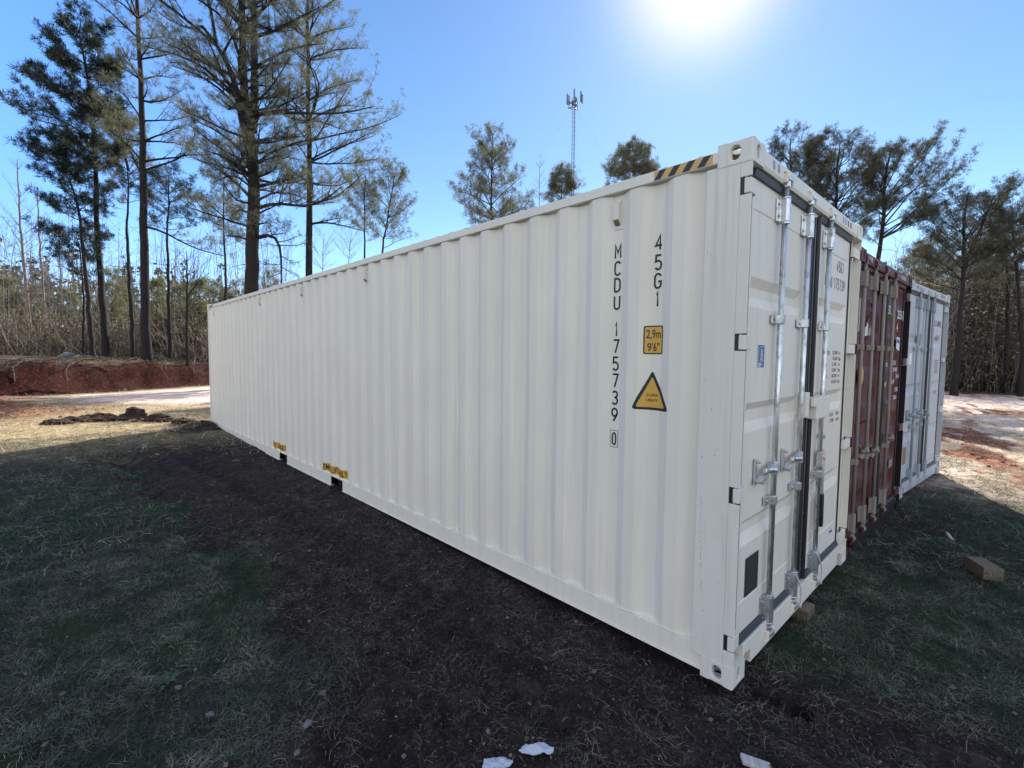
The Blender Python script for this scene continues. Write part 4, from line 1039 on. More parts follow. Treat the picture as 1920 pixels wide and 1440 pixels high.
# a few fallen leaves in the near grass
x_, y_ = visible_pts(900, 1.3, 7); c_ = np.stack([x_, y_, G(x_, y_)+.016], -1); n_ = len(x_)
a_ = unit(n_)*np.array([1, 1, .25])*(.008+.014*rng.random((n_, 1))); b_ = np.cross(a_, np.array([0, 0, 1.]))*.6+np.array([0, 0, .006])
V_ = np.stack([c_-a_, c_+b_, c_+a_, c_-b_], 1).reshape(-1, 3)
tag(link('fallen_leaves', np_mesh('fallen_leaves', V_, np.arange(4*n_).reshape(-1, 4)), foliage_mat('dead_leaf', (.04, .025, .015), (.22, .15, .09), (.05, .03, .02))), 'small dead brown leaves scattered in the near grass', 'fallen leaves', kind='stuff')
# weed
root = empty('weed'); p = gp(312, 1296); root.location = (p[0], p[1], gz(p[0], p[1]))
tag(root, 'green broad leaved weed rosette in the dry grass at the lower left', 'weed')
M_weed = mat('weed_leaf', (.02, .042, .014), .6)
for k in range(9):
    a = k*2*PI/9+random.uniform(-.2, .2); l = random.uniform(.05, .10); mb = MB(); ca, sa = math.cos(a), math.sin(a); pts = []
    for s in (0, .3, .6, .85, 1): pts.append((s*l, .014*math.sin(PI*min(s+.05, 1)), .005+.03*math.sin(s*2.2)))
    for i in range(4):
        (r1, w1, z1), (r2, w2_, z2) = pts[i], pts[i+1]
        mb.poly([(r1*ca+w1*sa, r1*sa-w1*ca, z1), (r2*ca+w2_*sa, r2*sa-w2_*ca, z2), (r2*ca-w2_*sa, r2*sa+w2_*ca, z2), (r1*ca-w1*sa, r1*sa+w1*ca, z1)])
    mb.build('leaf', M_weed, root, fix=False)

# ------------------------------------------------------------------ trees
RH = np.array([CR[0], CR[1], 0]); RH /= np.linalg.norm(RH); FH = np.array([CF[0], CF[1], 0]); FH /= np.linalg.norm(FH)
def polyline(pts, K):
    pts = np.asarray(pts, float); s = np.concatenate([[0], np.cumsum(np.linalg.norm(np.diff(pts, axis=0), axis=1))])
    t = np.linspace(0, s[-1], K); return np.stack([np.interp(t, s, pts[:, i]) for i in range(3)], -1)
def smooth_line(pts, K):
    q = polyline(pts, K)
    for _ in range(2): q[1:-1] = (q[:-2]+2*q[1:-1]+q[2:])/4
    return q
def pine(name, label, cat, trunk, D, r0, crown, nl, needles=M_needle, bark=M_bark, forks=(), extra=(), seed=1, tsz=.19, nt=10, sub=6, group='pine trees', rise=.45, w=.012, tl=.0, tuftp=1.0, shell=.22, top_r=.25, limb_r=1.0, dead=3):
    """trunk: survey polyline bottom to top; crown: rows (v, reach left, reach right) in survey units"""
    r = np.random.default_rng(seed)
    k = D/FPX
    T = [at(u, v, D) for u, v in trunk]
    base = T[0].copy(); base[2] = gz(base[0], base[1])-.15
    T[0] = base if len(T) > 1 and T[0][2] < base[2]+1.5 else T[0]
    if T[0] is not base: T = [base]+T
    root = empty(name, tuple(base)); tag(root, label, cat, group)
    K = 22; tl_ = smooth_line(T, K); tl_[1:-1] += r.normal(0, .015, (K-2, 3))*np.array([1, 1, 0])
    zt = tl_[-1, 2]; hgt = zt-base[2]
    rad = r0*(1-(1-top_r)*np.linspace(0, 1, K)**1.1); rad[0] *= 1.35; rad[-1] *= .4
    tb = NB(); tb.add(*batch_tubes(tl_[None], rad[None], 9))
    lines = [tl_]
    for f in forks:
        F = smooth_line([at(u, v, D+dd) for u, v, dd in f], 14); tb.add(*batch_tubes(F[None], (r0*.62*np.linspace(1, .3, 14))[None], 8)); lines.append(F)
    tb.build('trunk', bark, root, smooth=True, origin=base)
    # crown profile in metres against height
    cv = sorted([(at(960, v, D)[2], a*k, b*k) for v, a, b in crown]); zs = [c[0] for c in cv]
    limbs = []; lr = []
    rs = []
    for i in range(nl):
        fz = ((i+r.random()*.8)/nl)**.9; fz = np.clip(fz+.035*math.sin(fz*23+seed), 0, 1); zt_ = zs[0]+(zs[-1]-zs[0])*fz
        a = i*2.39996+r.random()*.5
        side = math.cos(a)
        La = np.interp(zt_, zs, [c[1] for c in cv]); Ra = np.interp(zt_, zs, [c[2] for c in cv])
        reach = (Ra*(.5+.5*side)+La*(.5-.5*side))*(.5+.62*r.random()**.7)
        reach = max(reach, .25)
        e = rise*(.5+1.1*(zt_-zs[0])/(zs[-1]-zs[0]+1e-6))*(.7+.6*r.random())
        z0 = zt_-reach*e
        ok = [q for q in lines if q[0, 2]-.2 <= z0 <= q[-1, 2]+.3] or [min(lines, key=lambda q: min(abs(q[0, 2]-z0), abs(q[-1, 2]-z0)))]
        ln = ok[r.integers(len(ok))]
        j = np.argmin(np.abs(ln[:, 2]-z0)); st = ln[j]
        hd = RH*math.cos(a)+FH*math.sin(a)
        end = st+hd*reach; end[2] = st[2]+reach*e
        perp = np.cross(hd, [0, 0, 1])
        s = np.linspace(0, 1, 8)[:, None]
        P = st+(end-st)*s+perp*(np.sin(s*PI)*r.normal(0, .10)*reach)+np.array([0, 0, 1])*(np.sin(s*PI)*r.normal(.02, .10)*reach)+np.cumsum(r.normal(0, .018, (8, 3)), 0)*reach*.6*np.minimum(s*3, 1)
        limbs.append(P); lr.append(np.linspace(1, .22, 8)*np.clip(r0*.19*limb_r, .010, .07)*(.6+.7*min(reach/2.5, 1.3)))
    for ex in extra:   # explicit limbs (u, v, dd)
        P = smooth_line([at(u, v, D+dd) for u, v, dd in ex], 8); limbs.append(P); lr.append(np.linspace(1, .25, 8)*r0*.27)
    limbs = np.array(limbs); lr = np.array(lr)
    lb = NB(); lb.add(*batch_tubes(limbs, lr, 5))
    # sub limbs
    subs = []; sr = []; tips = []; tdir = []
    for P, rr in zip(limbs, lr):
        Lm = np.linalg.norm(P[-1]-P[0]); ns = max(3, int(sub*min(1.6, .5+Lm/2.2)))
        for q in range(ns):
            f = shell+(.98-shell)*(q+r.random())/ns; x = f*7; i0 = int(x); p = P[i0]+(P[min(i0+1, 7)]-P[i0])*(x-i0)
            d = P[min(i0+1, 7)]-P[max(i0-1, 0)]; d /= np.linalg.norm(d)
            sv = np.cross(d, [0, 0, 1]); sv /= np.linalg.norm(sv)+1e-9
            dd = d*.75+sv*r.choice([-1, 1])*(.4+.7*r.random())+np.array([0, 0, 1])*(.15+.6*r.random()); dd /= np.linalg.norm(dd)
            ls = Lm*(.20+.22*r.random())*(1.15-.5*f)+.12
            s = np.linspace(0, 1, 5)[:, None]
            Q = p+dd*ls*s+np.array([0, 0, 1])*ls*.18*s**2+np.cumsum(r.normal(0, .04, (5, 3)), 0)*ls*s
            subs.append(Q); sr.append(np.linspace(1, .35, 5)*max(.006, rr[i0]*.42))
            nk = max(1, int(ls/.16*tuftp))
            for g in range(nk):
                x = 1+3.0*(g+r.random())/nk; i1 = int(min(x, 3.999)); pp = Q[i1]+(Q[i1+1]-Q[i1])*(x-i1)
                tips.append(pp+r.normal(0, .05, 3)); tdir.append(dd)
            for g in range(4):
                tips.append(Q[-1]+r.normal(0, .11, 3)); tdir.append(dd)
        tips.append(P[-1]); tdir.append((P[-1]-P[-2])/np.linalg.norm(P[-1]-P[-2]))
        for g in range(int(Lm*2.0*tuftp)):
            x = 2.5+4.4*r.random(); i1 = int(x); tips.append(P[i1]+(P[min(i1+1, 7)]-P[i1])*(x-i1)+r.normal(0, .07, 3)); tdir.append((P[-1]-P[-2])/np.linalg.norm(P[-1]-P[-2]))
    subs = np.array(subs); sr = np.array(sr); lb.add(*batch_tubes(subs, sr, 3))
    # dead snags below the crown
    for i in range(dead):
        z = base[2]+hgt*(.25+.35*r.random()); j = np.argmin(np.abs(tl_[:, 2]-z)); a = r.random()*2*PI; hd = RH*math.cos(a)+FH*math.sin(a); l = .5+1.2*r.random()
        s = np.linspace(0, 1, 5)[:, None]; P = tl_[j]+hd*l*s+np.array([0, 0, 1])*(l*(.25*s-.35*s**2))+np.cumsum(r.normal(0, .03, (5, 3)), 0)*s
        lb.add(*batch_tubes(P[None], (np.linspace(1, .3, 5)*.018)[None], 4))
    lb.build('limbs', bark, root, origin=base)
    if needles is not None:
        C = np.array(tips); Dd = np.array(tdir); sz = tsz*1.12*(.7+.6*r.random(len(C)))
        nb = NB(); nb.add(*needle_tufts(C, Dd, sz, nt+3, w*.68)); nb.build('crown', needles, root, origin=base)
    return root
def bare(name, label, trunk, D, r0, crown, nl, seed, **kw):
    return pine(name, label, 'bare tree', trunk, D, r0, crown, nl, needles=None, bark=kw.pop('bark', M_barkg), seed=seed, group='leafless trees', rise=.9, sub=kw.pop('sub', 7), **kw)

BV = 672
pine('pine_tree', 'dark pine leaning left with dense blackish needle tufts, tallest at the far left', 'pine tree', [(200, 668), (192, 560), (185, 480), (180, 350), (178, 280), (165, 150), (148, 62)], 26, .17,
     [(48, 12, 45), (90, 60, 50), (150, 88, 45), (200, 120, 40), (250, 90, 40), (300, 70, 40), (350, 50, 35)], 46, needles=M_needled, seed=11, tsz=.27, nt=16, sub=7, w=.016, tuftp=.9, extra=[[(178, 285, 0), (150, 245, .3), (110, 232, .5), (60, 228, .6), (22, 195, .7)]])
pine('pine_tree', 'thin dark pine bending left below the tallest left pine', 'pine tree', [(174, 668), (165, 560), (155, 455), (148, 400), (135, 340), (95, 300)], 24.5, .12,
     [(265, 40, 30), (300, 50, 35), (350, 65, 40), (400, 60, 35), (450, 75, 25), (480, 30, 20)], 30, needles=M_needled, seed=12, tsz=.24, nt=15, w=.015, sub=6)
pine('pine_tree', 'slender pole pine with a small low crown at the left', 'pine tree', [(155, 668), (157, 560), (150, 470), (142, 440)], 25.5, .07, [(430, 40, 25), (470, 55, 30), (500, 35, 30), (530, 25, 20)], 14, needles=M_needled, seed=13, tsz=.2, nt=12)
pine('pine_tree', 'tall straight pine with pale sparse needles, second big trunk from the left', 'pine tree', [(275, 672), (273, 560), (270, 430), (269, 330), (268, 250), (262, 120), (256, -20), (250, -120)], 25, .23,
     [(-130, 40, 40), (-40, 60, 70), (20, 65, 80), (80, 60, 90), (130, 35, 100), (200, 45, 95), (260, 60, 110), (310, 45, 120)], 40, seed=14, tsz=.2, nt=10, sub=6, w=.010, tuftp=.8,
     extra=[[(273, 425, 0), (300, 428, .2), (340, 455, .4), (375, 470, .6), (420, 480, .8)], [(268, 330, 0), (245, 290, .2), (238, 260, .4), (230, 235, .4)], [(270, 320, 0), (300, 308, .3), (345, 300, .5), (362, 270, .7), (368, 240, .8)]])
pine('pine_tree', 'thin curving pine between the dark pine and the tall straight one', 'pine tree', [(250, 668), (247, 600), (243, 540), (237, 430), (241, 350), (240, 310)], 25.8, .11,
     [(195, 25, 45), (220, 45, 50), (260, 60, 50), (300, 60, 50), (330, 50, 60), (380, 60, 60)], 26, seed=15, tsz=.19, nt=10, sub=6, forks=[[(241, 320, 0), (225, 250, .2), (212, 200, .3)]])
pine('pine_tree', 'small pole pine with dark tufts between the straight pine and the giant forked pine', 'pine tree', [(319, 668), (317, 600), (316, 520), (312, 440), (317, 380), (316, 330)], 26.5, .105,
     [(320, 20, 25), (350, 50, 45), (390, 60, 50), (430, 40, 50)], 20, needles=M_needled, seed=16, tsz=.2, nt=11)
pine('pine_tree', 'giant forked pine with the thickest trunk rising behind the container', 'pine tree', [(468, 700), (471, 560), (474, 430), (478, 350), (472, 290), (470, 240)], 23, .34,
     [(-160, 70, 80), (-60, 140, 120), (0, 165, 140), (60, 150, 130), (130, 140, 125), (200, 130, 110), (260, 110, 110), (320, 110, 100), (380, 120, 95), (440, 75, 60)], 92, seed=17, tsz=.2, nt=10, sub=7, w=.010, tuftp=.85, limb_r=.8, top_r=.7,
     forks=[[(470, 250, 0), (460, 220, 0), (456, 120, -.2), (452, 0, -.3), (440, -130, -.4)], [(474, 245, 0), (478, 200, 0), (477, 90, .2), (476, -20, .3), (486, -130, .5)], [(471, 285, 0), (456, 235, -.3), (440, 150, -.8), (418, 100, -1.2), (380, 50, -1.6)]],
     extra=[[(484, 390, 0), (510, 378, -.3), (545, 382, -.6), (580, 394, -.9), (610, 380, -1.2), (640, 350, -1.4)], [(484, 350, 0), (530, 340, .3), (570, 330, .6)],
            [(480, 215, 0), (520, 210, -.3), (570, 212, -.6), (640, 216, -.9), (700, 200, -1.1)], [(482, 265, 0), (520, 258, -.2), (560, 256, -.4)], [(484, 445, 0), (505, 436, -.2), (520, 432, -.3), (528, 470, -.4), (527, 560, -.4)],
            [(470, 370, 0), (440, 340, .4), (400, 310, .7), (370, 300, 1)], [(470, 300, 0), (430, 262, .3), (400, 240, .5), (370, 228, .7)]], dead=8)
pine('pine_tree', 'tall pine with pale feathery crown spreading right, beside the giant forked pine', 'pine tree', [(576, 700), (579, 540), (580, 400), (581, 300), (578, 200), (577, 80), (575, -80)], 25, .21,
     [(-90, 50, 50), (-20, 70, 75), (40, 60, 90), (90, 60, 110), (140, 70, 130), (190, 80, 175), (235, 90, 150), (280, 60, 130), (340, 50, 110), (400, 35, 80)], 58, seed=18, tsz=.18, nt=9, sub=7, w=.009, tuftp=.8,
     extra=[[(582, 300, 0), (620, 278, .3), (665, 268, .6), (700, 255, .8)], [(582, 265, 0), (640, 250, .4), (700, 240, .8), (750, 215, 1.2)], [(585, 420, 0), (610, 415, -.2), (650, 425, -.4), (690, 435, -.6)]], dead=6)
pine('pine_tree', 'small round headed tree with pale leaves above the container rail', 'pine tree', [(684, 700), (684, 480), (684, 430), (683, 380), (686, 320)], 31, .10, [(295, 15, 15), (330, 35, 30), (370, 42, 35), (410, 30, 25), (440, 20, 20)], 26, seed=19, tsz=.20, nt=9, sub=6, rise=.8, w=.010, dead=0)
pine('pine_tree', 'twin of the round headed tree, leaning right above the container rail', 'pine tree', [(712, 700), (716, 470), (725, 420), (733, 370), (742, 315)], 31, .11, [(300, 15, 18), (340, 35, 40), (380, 45, 50), (420, 35, 50), (450, 25, 45)], 30, seed=20, tsz=.20, nt=9, sub=6, rise=.8, w=.010, dead=0)
pine('pine_tree', 'thin pine with low tufts left of the giant forked trunk', 'pine tree', [(423, 700), (423, 560), (422, 480), (418, 400), (420, 330)], 25, .09, [(330, 30, 20), (380, 45, 30), (430, 45, 35), (460, 35, 35)], 20, seed=21, tsz=.19, nt=10)
pine('pine_tree', 'pine with an open symmetrical crown standing alone above the container', 'pine tree', [(921, 700), (922, 430), (921, 340), (924, 252)], 31, .15, [(246, 10, 12), (270, 42, 36), (300, 50, 50), (330, 62, 62), (365, 78, 68), (400, 55, 78), (430, 40, 70)], 44, seed=22, tsz=.22, nt=10, sub=7, rise=.5, w=.011, dead=2)
pine('pine_tree', 'short bushy pine left of the radio mast foot', 'pine tree', [(1054, 700), (1054, 430), (1053, 325)], 34, .13, [(318, 8, 8), (335, 22, 22), (355, 28, 26), (375, 36, 40)], 26, seed=23, tsz=.26, nt=12, sub=7, w=.013, dead=0)
pine('pine_tree', 'dense pine crown peeking over the container between mast and hazard stripe', 'pine tree', [(1188, 700), (1190, 430), (1190, 282)], 32, .14, [(276, 8, 8), (295, 28, 28), (320, 55, 38), (350, 66, 45)], 32, seed=24, tsz=.25, nt=13, sub=7, w=.013, dead=0)
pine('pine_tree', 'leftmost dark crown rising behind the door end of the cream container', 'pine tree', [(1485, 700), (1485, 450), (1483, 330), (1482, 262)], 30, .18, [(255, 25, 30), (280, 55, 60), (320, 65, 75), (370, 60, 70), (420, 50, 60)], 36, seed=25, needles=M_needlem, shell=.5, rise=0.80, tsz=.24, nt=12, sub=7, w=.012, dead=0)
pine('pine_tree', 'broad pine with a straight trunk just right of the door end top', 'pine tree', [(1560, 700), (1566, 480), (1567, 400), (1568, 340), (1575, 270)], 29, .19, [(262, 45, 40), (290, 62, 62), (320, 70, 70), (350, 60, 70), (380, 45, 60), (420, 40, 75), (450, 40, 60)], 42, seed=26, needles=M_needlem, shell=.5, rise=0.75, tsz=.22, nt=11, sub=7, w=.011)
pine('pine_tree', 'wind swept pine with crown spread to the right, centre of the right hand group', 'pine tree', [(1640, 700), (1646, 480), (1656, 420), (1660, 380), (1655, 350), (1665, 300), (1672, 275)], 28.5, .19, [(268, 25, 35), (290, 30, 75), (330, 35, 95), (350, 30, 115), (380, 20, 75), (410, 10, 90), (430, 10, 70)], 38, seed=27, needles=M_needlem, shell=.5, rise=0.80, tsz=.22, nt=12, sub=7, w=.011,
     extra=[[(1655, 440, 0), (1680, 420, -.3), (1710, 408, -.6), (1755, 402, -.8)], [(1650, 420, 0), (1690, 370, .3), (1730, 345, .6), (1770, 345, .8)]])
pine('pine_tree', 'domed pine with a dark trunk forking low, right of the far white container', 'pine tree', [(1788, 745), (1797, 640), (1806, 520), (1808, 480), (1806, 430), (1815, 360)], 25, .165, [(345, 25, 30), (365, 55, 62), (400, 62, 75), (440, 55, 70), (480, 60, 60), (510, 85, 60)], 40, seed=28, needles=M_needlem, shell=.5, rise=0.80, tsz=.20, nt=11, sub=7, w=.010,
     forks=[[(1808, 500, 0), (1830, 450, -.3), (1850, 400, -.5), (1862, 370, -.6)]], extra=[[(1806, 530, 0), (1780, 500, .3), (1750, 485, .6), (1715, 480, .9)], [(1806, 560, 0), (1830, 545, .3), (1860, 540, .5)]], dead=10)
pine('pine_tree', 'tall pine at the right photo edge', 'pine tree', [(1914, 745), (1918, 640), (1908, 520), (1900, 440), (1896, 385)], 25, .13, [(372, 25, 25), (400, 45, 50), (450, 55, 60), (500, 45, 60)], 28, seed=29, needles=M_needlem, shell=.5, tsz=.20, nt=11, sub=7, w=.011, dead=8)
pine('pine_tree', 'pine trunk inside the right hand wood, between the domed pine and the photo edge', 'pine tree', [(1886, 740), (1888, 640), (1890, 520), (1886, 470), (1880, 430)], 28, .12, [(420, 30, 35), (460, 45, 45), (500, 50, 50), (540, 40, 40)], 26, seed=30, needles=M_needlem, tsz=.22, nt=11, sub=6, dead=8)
wl = ['slim pine behind the domed pine on its left side', 'short dark pine deep in the right hand wood behind the far white container', 'thin pine deep in the right hand wood right of the domed pine', 'leaning thin pine in the right hand wood close to the domed trunk']
for i, (u, vt, D) in enumerate(((1742, 440, 33), (1712, 470, 36), (1850, 430, 36), (1830, 470, 31))):
    pine('pine_tree', wl[i], 'pine tree', [(u-4, 735), (u, 560), (u+3, vt)], D, .09, [(vt-4, 12, 12), (vt+30, 40, 40), (vt+80, 48, 48), (vt+150, 35, 35)], 30, seed=50+i, tsz=.26, nt=11, sub=6, w=.013, needles=M_needle, dead=6)
# leafless trees
bare('bare_tree', 'tall leafless pale tree at the left photo edge', [(60, 672), (52, 560), (45, 500), (38, 420), (32, 300)], 30, .11, [(300, 8, 8), (350, 30, 30), (420, 45, 45), (500, 50, 50), (560, 40, 40)], 30, 31)
bare('bare_tree', 'leafless pale tree with crooked top, right of the left edge one', [(86, 672), (82, 560), (76, 480), (72, 420), (70, 350)], 31, .10, [(350, 10, 10), (400, 25, 25), (450, 30, 35), (520, 35, 35), (580, 30, 30)], 26, 32)
bare('bare_tree', 'thin leafless tree between the pale trees and the dark pine', [(118, 672), (115, 560), (112, 480), (110, 420)], 33, .07, [(420, 8, 8), (470, 20, 20), (520, 25, 25), (570, 25, 25)], 20, 33)
bare('bare_tree', 'multi stemmed leafless tree close to the far end of the container', [(351, 670), (350, 600), (352, 540), (349, 470)], 25, .085, [(465, 15, 20), (500, 28, 50), (540, 30, 45), (600, 25, 35)], 22, 34, bark=M_bark, extra=[[(352, 560, 0), (375, 520, .3), (398, 480, .5)]])
bare('bare_tree', 'spindly leafless tree left of the radio mast', [(1011, 700), (1012, 400), (1010, 350), (1014, 295)], 36, .06, [(293, 8, 8), (320, 12, 14), (350, 16, 22), (385, 16, 22)], 20, 35)
bare('bare_tree', 'leafless sapling leaning behind the open crowned pine', [(890, 700), (893, 420), (888, 380), (880, 350)], 33, .05, [(350, 18, 12), (380, 28, 18), (410, 32, 25)], 16, 36)
bare('bare_tree', 'leafless sapling under the pale feathery pine', [(605, 700), (604, 500), (608, 440)], 30, .05, [(430, 30, 30), (470, 35, 35), (510, 30, 30)], 18, 37)
bare('bare_tree', 'forked leafless sapling left of the round headed tree', [(655, 700), (652, 500), (660, 430)], 30, .05, [(420, 30, 30), (450, 35, 35), (490, 25, 25)], 18, 38)
bare('bare_tree', 'leafless trees in the gap right of the wind swept pine', [(1752, 700), (1750, 520), (1748, 440)], 38, .07, [(430, 35, 25), (460, 40, 30), (500, 35, 30)], 24, 39)

# brush and young pines behind the bank, the thicket of the right hand wood
def brush(name, label, n, uf, D0, D1, h0, h1, m, cat, spread=.22, nb=5, r=.010, z_ok=None):
    u = uf(n); D = D0+(D1-D0)*rng.random(n)**.8
    b = np.array([at(uu, 690, dd) for uu, dd in zip(u, D)]); x, y = b[:, 0], b[:, 1]; z = G(x, y)
    h = h0+(h1-h0)*rng.random(n)**1.5
    P = np.zeros((n, 5, 3)); P[:, 0] = np.stack([x, y, z-.05], -1); d = np.concatenate([rng.normal(0, spread*.5, (n, 2)), np.ones((n, 1))], 1)
    for i in range(1, 5):
        d = d+np.concatenate([rng.normal(0, spread*.5, (n, 2)), np.zeros((n, 1))], 1); P[:, i] = P[:, i-1]+d*(h/4)[:, None]
    s = D/30*r
    nbk = NB(); nbk.add(*batch_tubes(P, s[:, None]*np.linspace(1.6, .5, 5)[None], 3))
    # side twigs
    m_ = n*nb; k = np.repeat(np.arange(n), nb); f = .15+.8*rng.random(m_); xx = f*4; i0 = xx.astype(int); fr = (xx-i0)[:, None]
    st = P[k, i0]*(1-fr)+P[k, np.minimum(i0+1, 4)]*fr
    dv = unit(m_); dv[:, 2] = np.abs(dv[:, 2])*.9+.15; ls = (h[k]*.16*(.5+rng.random(m_)))[:, None]
    Q = np.zeros((m_, 4, 3)); Q[:, 0] = st
    for i in range(1, 4):
        dv = dv+rng.normal(0, .25, (m_, 3)); Q[:, i] = Q[:, i-1]+dv*ls/2.2
    nbk.add(*batch_tubes(Q, (s[k]*.62)[:, None]*np.linspace(1, .5, 4)[None], 3))
    o = nbk.build(name, m); tag(o, label, cat, kind='stuff'); return P
def speck(name, label, n, uf, D0, D1, hf, size, m, cat):
    u = uf(n); D = D0+(D1-D0)*rng.random(n)
    b = np.array([at(uu, 690, dd) for uu, dd in zip(u, D)]); z = G(b[:, 0], b[:, 1])+hf(u, D)
    C = np.stack([b[:, 0], b[:, 1], z], -1)
    a = unit(n)*size*(.4+rng.random((n, 1))); bb = np.cross(a, unit(n))*.9
    V = np.stack([C-a, C+bb, C+a, C-bb*.6], 1).reshape(-1, 3); o = link(name, np_mesh(name, V, np.arange(4*n).reshape(-1, 4)), m); tag(o, label, cat, kind='stuff')
LU = lambda n: rng.uniform(-140, 560, n)
brush('brushwood', 'dense leafless brown brush along the edge of the left wood', 6500, LU, 28.5, 44, .8, 3.9, M_brush, 'brush', spread=.36, r=.0105, nb=6)
brush('tangled_brush', 'low tangled brambles at the foot of the left wood', 3500, LU, 28, 34, .5, 2.2, M_brush, 'brush', spread=.9, r=.010, nb=7)
brush('saplings', 'tall thin bare saplings above the brush of the left wood', 420, LU, 29, 46, 4, 11, M_twig, 'saplings', spread=.10, nb=10, r=.014)
speck('dry_leaves', 'dry brown leaves hanging in the brush of the left wood', 60000, LU, 28.5, 40, lambda u, D: 2.6*rng.random(len(u))**1.6, .045, M_brush, 'brush')
RU = lambda n: rng.uniform(1640, 2180, n)
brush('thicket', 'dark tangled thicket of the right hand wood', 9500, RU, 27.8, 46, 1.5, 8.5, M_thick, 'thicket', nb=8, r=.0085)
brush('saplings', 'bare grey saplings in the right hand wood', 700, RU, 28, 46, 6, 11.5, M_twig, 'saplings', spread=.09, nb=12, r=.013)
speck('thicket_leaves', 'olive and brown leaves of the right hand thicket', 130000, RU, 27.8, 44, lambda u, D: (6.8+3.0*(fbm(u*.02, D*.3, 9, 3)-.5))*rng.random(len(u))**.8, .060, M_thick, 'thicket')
MU = lambda n: rng.uniform(560, 1640, n)
brush('brushwood', 'leafless brush behind the containers', 3500, MU, 34, 50, 1.0, 5.0, M_brush, 'brush')
# young pines among the brush
def young(label, u, vt, D, seed, hw=26):
    pine('young_pine', label, 'young pine', [(u, 690), (u+2, vt+40), (u+3, vt)], D, .06, [(vt-2, 3, 3), (vt+25, hw*.5, hw*.5), (vt+60, hw*.8, hw*.8), (vt+110, hw, hw), (vt+135, hw*.8, hw*.8)], 30, needles=M_young, seed=seed, tsz=.26, nt=12, sub=5, group='young pines in the brush', rise=.7, w=.014, dead=0)
yl = [(12, 528, 33, 'young olive pine at the extreme left edge'), (62, 545, 34, 'young pine in the brush under the left bare trees'), (128, 548, 35, 'young pine in the brush left of the dark pine trunk'), (208, 520, 32, 'young pine just right of the dark pine trunk'),
      (228, 535, 36, 'young pine behind the thin curving pine'), (292, 535, 30, 'young pine right of the tall straight trunk'), (335, 540, 33, 'young pine between the pole pine and the multi stemmed bare tree'), (372, 530, 31, 'young pine touching the far end of the container'),
      (398, 536, 33, 'young pine over the far corner of the container roof'), (445, 542, 34, 'young pine left of the giant forked trunk at the roof line'), (505, 520, 36, 'young pine right of the giant forked trunk at the roof line')]
for i, (u, vt, D, lab) in enumerate(yl): young(lab, u, vt, D, 70+i)
# distant tree line closing the horizon all round
def far_wood():
    nb = NB()
    n = 2600; a = rng.uniform(0, 2*PI, n); r = rng.uniform(62, 95, n); ca = math.atan2(CF[1], CF[0])
    da = (a-ca+PI) % (2*PI)-PI
    h = 5+6*rng.random(n)
    h = np.where(np.abs(da) < R_(30), h*.62, h)
    x = CAM[0]+r*np.cos(a); y = CAM[1]+r*np.sin(a); z = G(x, y)
    P = np.stack([np.stack([x, y, z-.2], -1), np.stack([x+.2, y, z+h*.5], -1), np.stack([x, y+.2, z+h], -1)], 1); nb.add(*batch_tubes(P, np.full((n, 3), .12)*np.array([1, .7, .2]), 4))
    k = np.repeat(np.arange(n), 34); m = len(k); f = .15+.85*rng.random(m); C = np.stack([x[k], y[k], z[k]+h[k]*f], -1)+unit(m)*(1.6*(1.1-f))[:, None]
    V, q = needle_tufts(C, unit(m)*.3, np.full(m, .55), 3, .16); nb.add(V, q)
    o = nb.build('distant_wood', foliage_mat('distant_foliage', (.02, .022, .016), (.13, .125, .085), (.06, .06, .035))); tag(o, 'distant wood closing the horizon', 'woodland', kind='stuff')
far_wood()

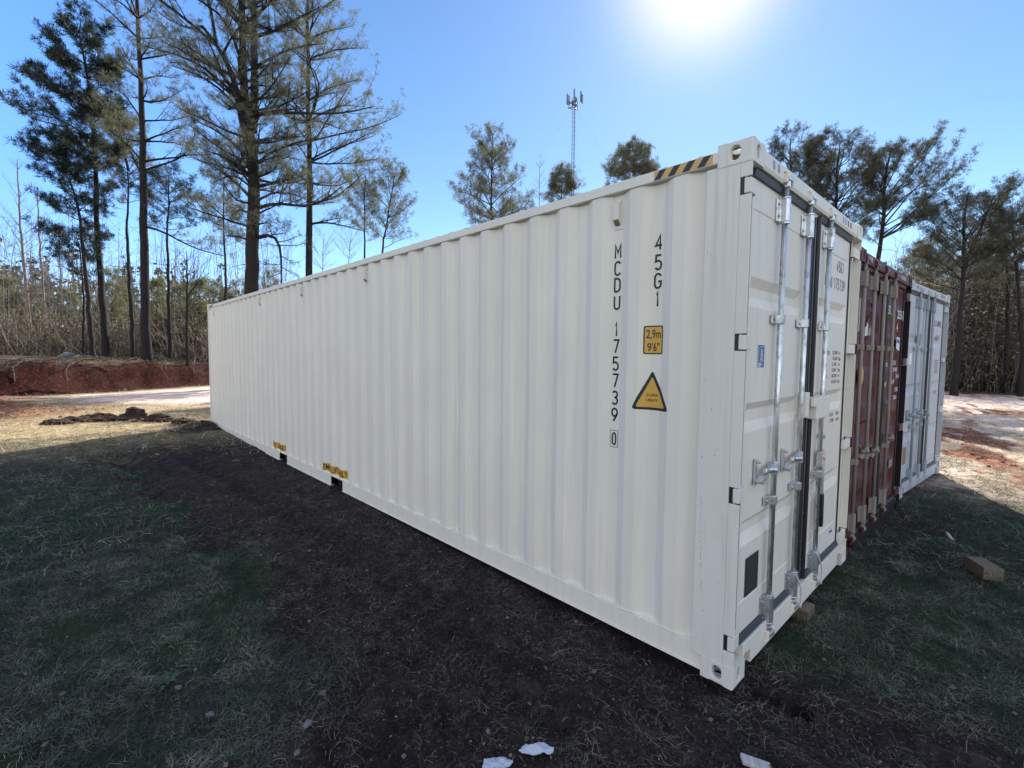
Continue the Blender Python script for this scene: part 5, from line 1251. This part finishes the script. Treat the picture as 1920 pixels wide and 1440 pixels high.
# ------------------------------------------------------------------ radio mast
def mast():
    D = 120.0; top = at(1077, 166, D); foot = top.copy(); foot[2] = gz(foot[0], foot[1])-.3
    root = empty('radio_mast', tuple(foot)); tag(root, 'guyed lattice radio mast with antenna panels, far behind the container', 'radio mast')
    M_mast = mat('mast_steel', (.16, .18, .22), .5, .3); M_panel = mat('antenna_grey', (.13, .14, .16), .6)
    H_ = top[2]-4.6; w = .42; mb = MB(); c = [(w*math.cos(a), w*math.sin(a)) for a in (0.3, 0.3+2*PI/3, 0.3+4*PI/3)]
    F = Vector(foot); zt = H_-foot[2]
    for x, y in c: mb.tube([(x, y, 0), (x, y, zt+2.5)], .06, 5)
    n = int(zt/1.1)
    for i in range(n):
        z = i*1.1
        for j in range(3):
            (x0, y0), (x1, y1) = c[j], c[(j+1) % 3]
            mb.tube([(x0, y0, z), (x1, y1, z)], .03, 3, False); mb.tube([(x0, y0, z), (x1, y1, z+1.1)], .03, 3, False)
    mb.build('lattice_tower', M_mast, root)
    mb = MB(); R = 1.5; z = zt
    tri_ = [(R*math.cos(a), R*math.sin(a)) for a in (0.1, 0.1+2*PI/3, 0.1+4*PI/3)]
    for z2 in (zt, zt+1.2):
        for j in range(3): mb.tube([(*tri_[j], z2), (*tri_[(j+1) % 3], z2)], .07, 5)
        for j in range(3): mb.tube([(0, 0, z2), (*tri_[j], z2)], .07, 5)
    for j in range(3): mb.tube([(*tri_[j], zt-.2), (*tri_[j], zt+1.8)], .05, 5)
    for k in range(5):
        a = k*1.3; mb.box(.5*math.cos(a)-.2, .5*math.cos(a)+.2, .5*math.sin(a)-.2, .5*math.sin(a)+.2, zt+.3+.3*k, zt+.9+.3*k)
    mb.build('antenna_platform', M_mast, root)
    rh = Vector(RH)
    for off, z0, h in ((-1.75, .7, 2.6), (-1.3, .5, 2.4), (0.0, 1.6, 2.9), (.3, .6, 2.0), (1.65, 1.4, 2.6), (2.0, 1.0, 2.2)):
        p = rh*off; mb = MB(); mb.box(p.x-.18, p.x+.18, p.y-.12, p.y+.12, zt+z0, zt+z0+h); mb.build('antenna_panel', M_panel, root, bevel=.05)
    for a in (.5, .5+2*PI/3, .5+4*PI/3):
        for zz_, rr in ((zt, 44), (zt*.66, 34)):
            e = (rr*math.cos(a), rr*math.sin(a), 0); mb = MB(); mb.tube([(0, 0, zz_), e], .012, 3); mb.build('guy_wire', M_mast, root)
    # the parts above are written relative to the foot
mast()
bpy.context.view_layer.update()
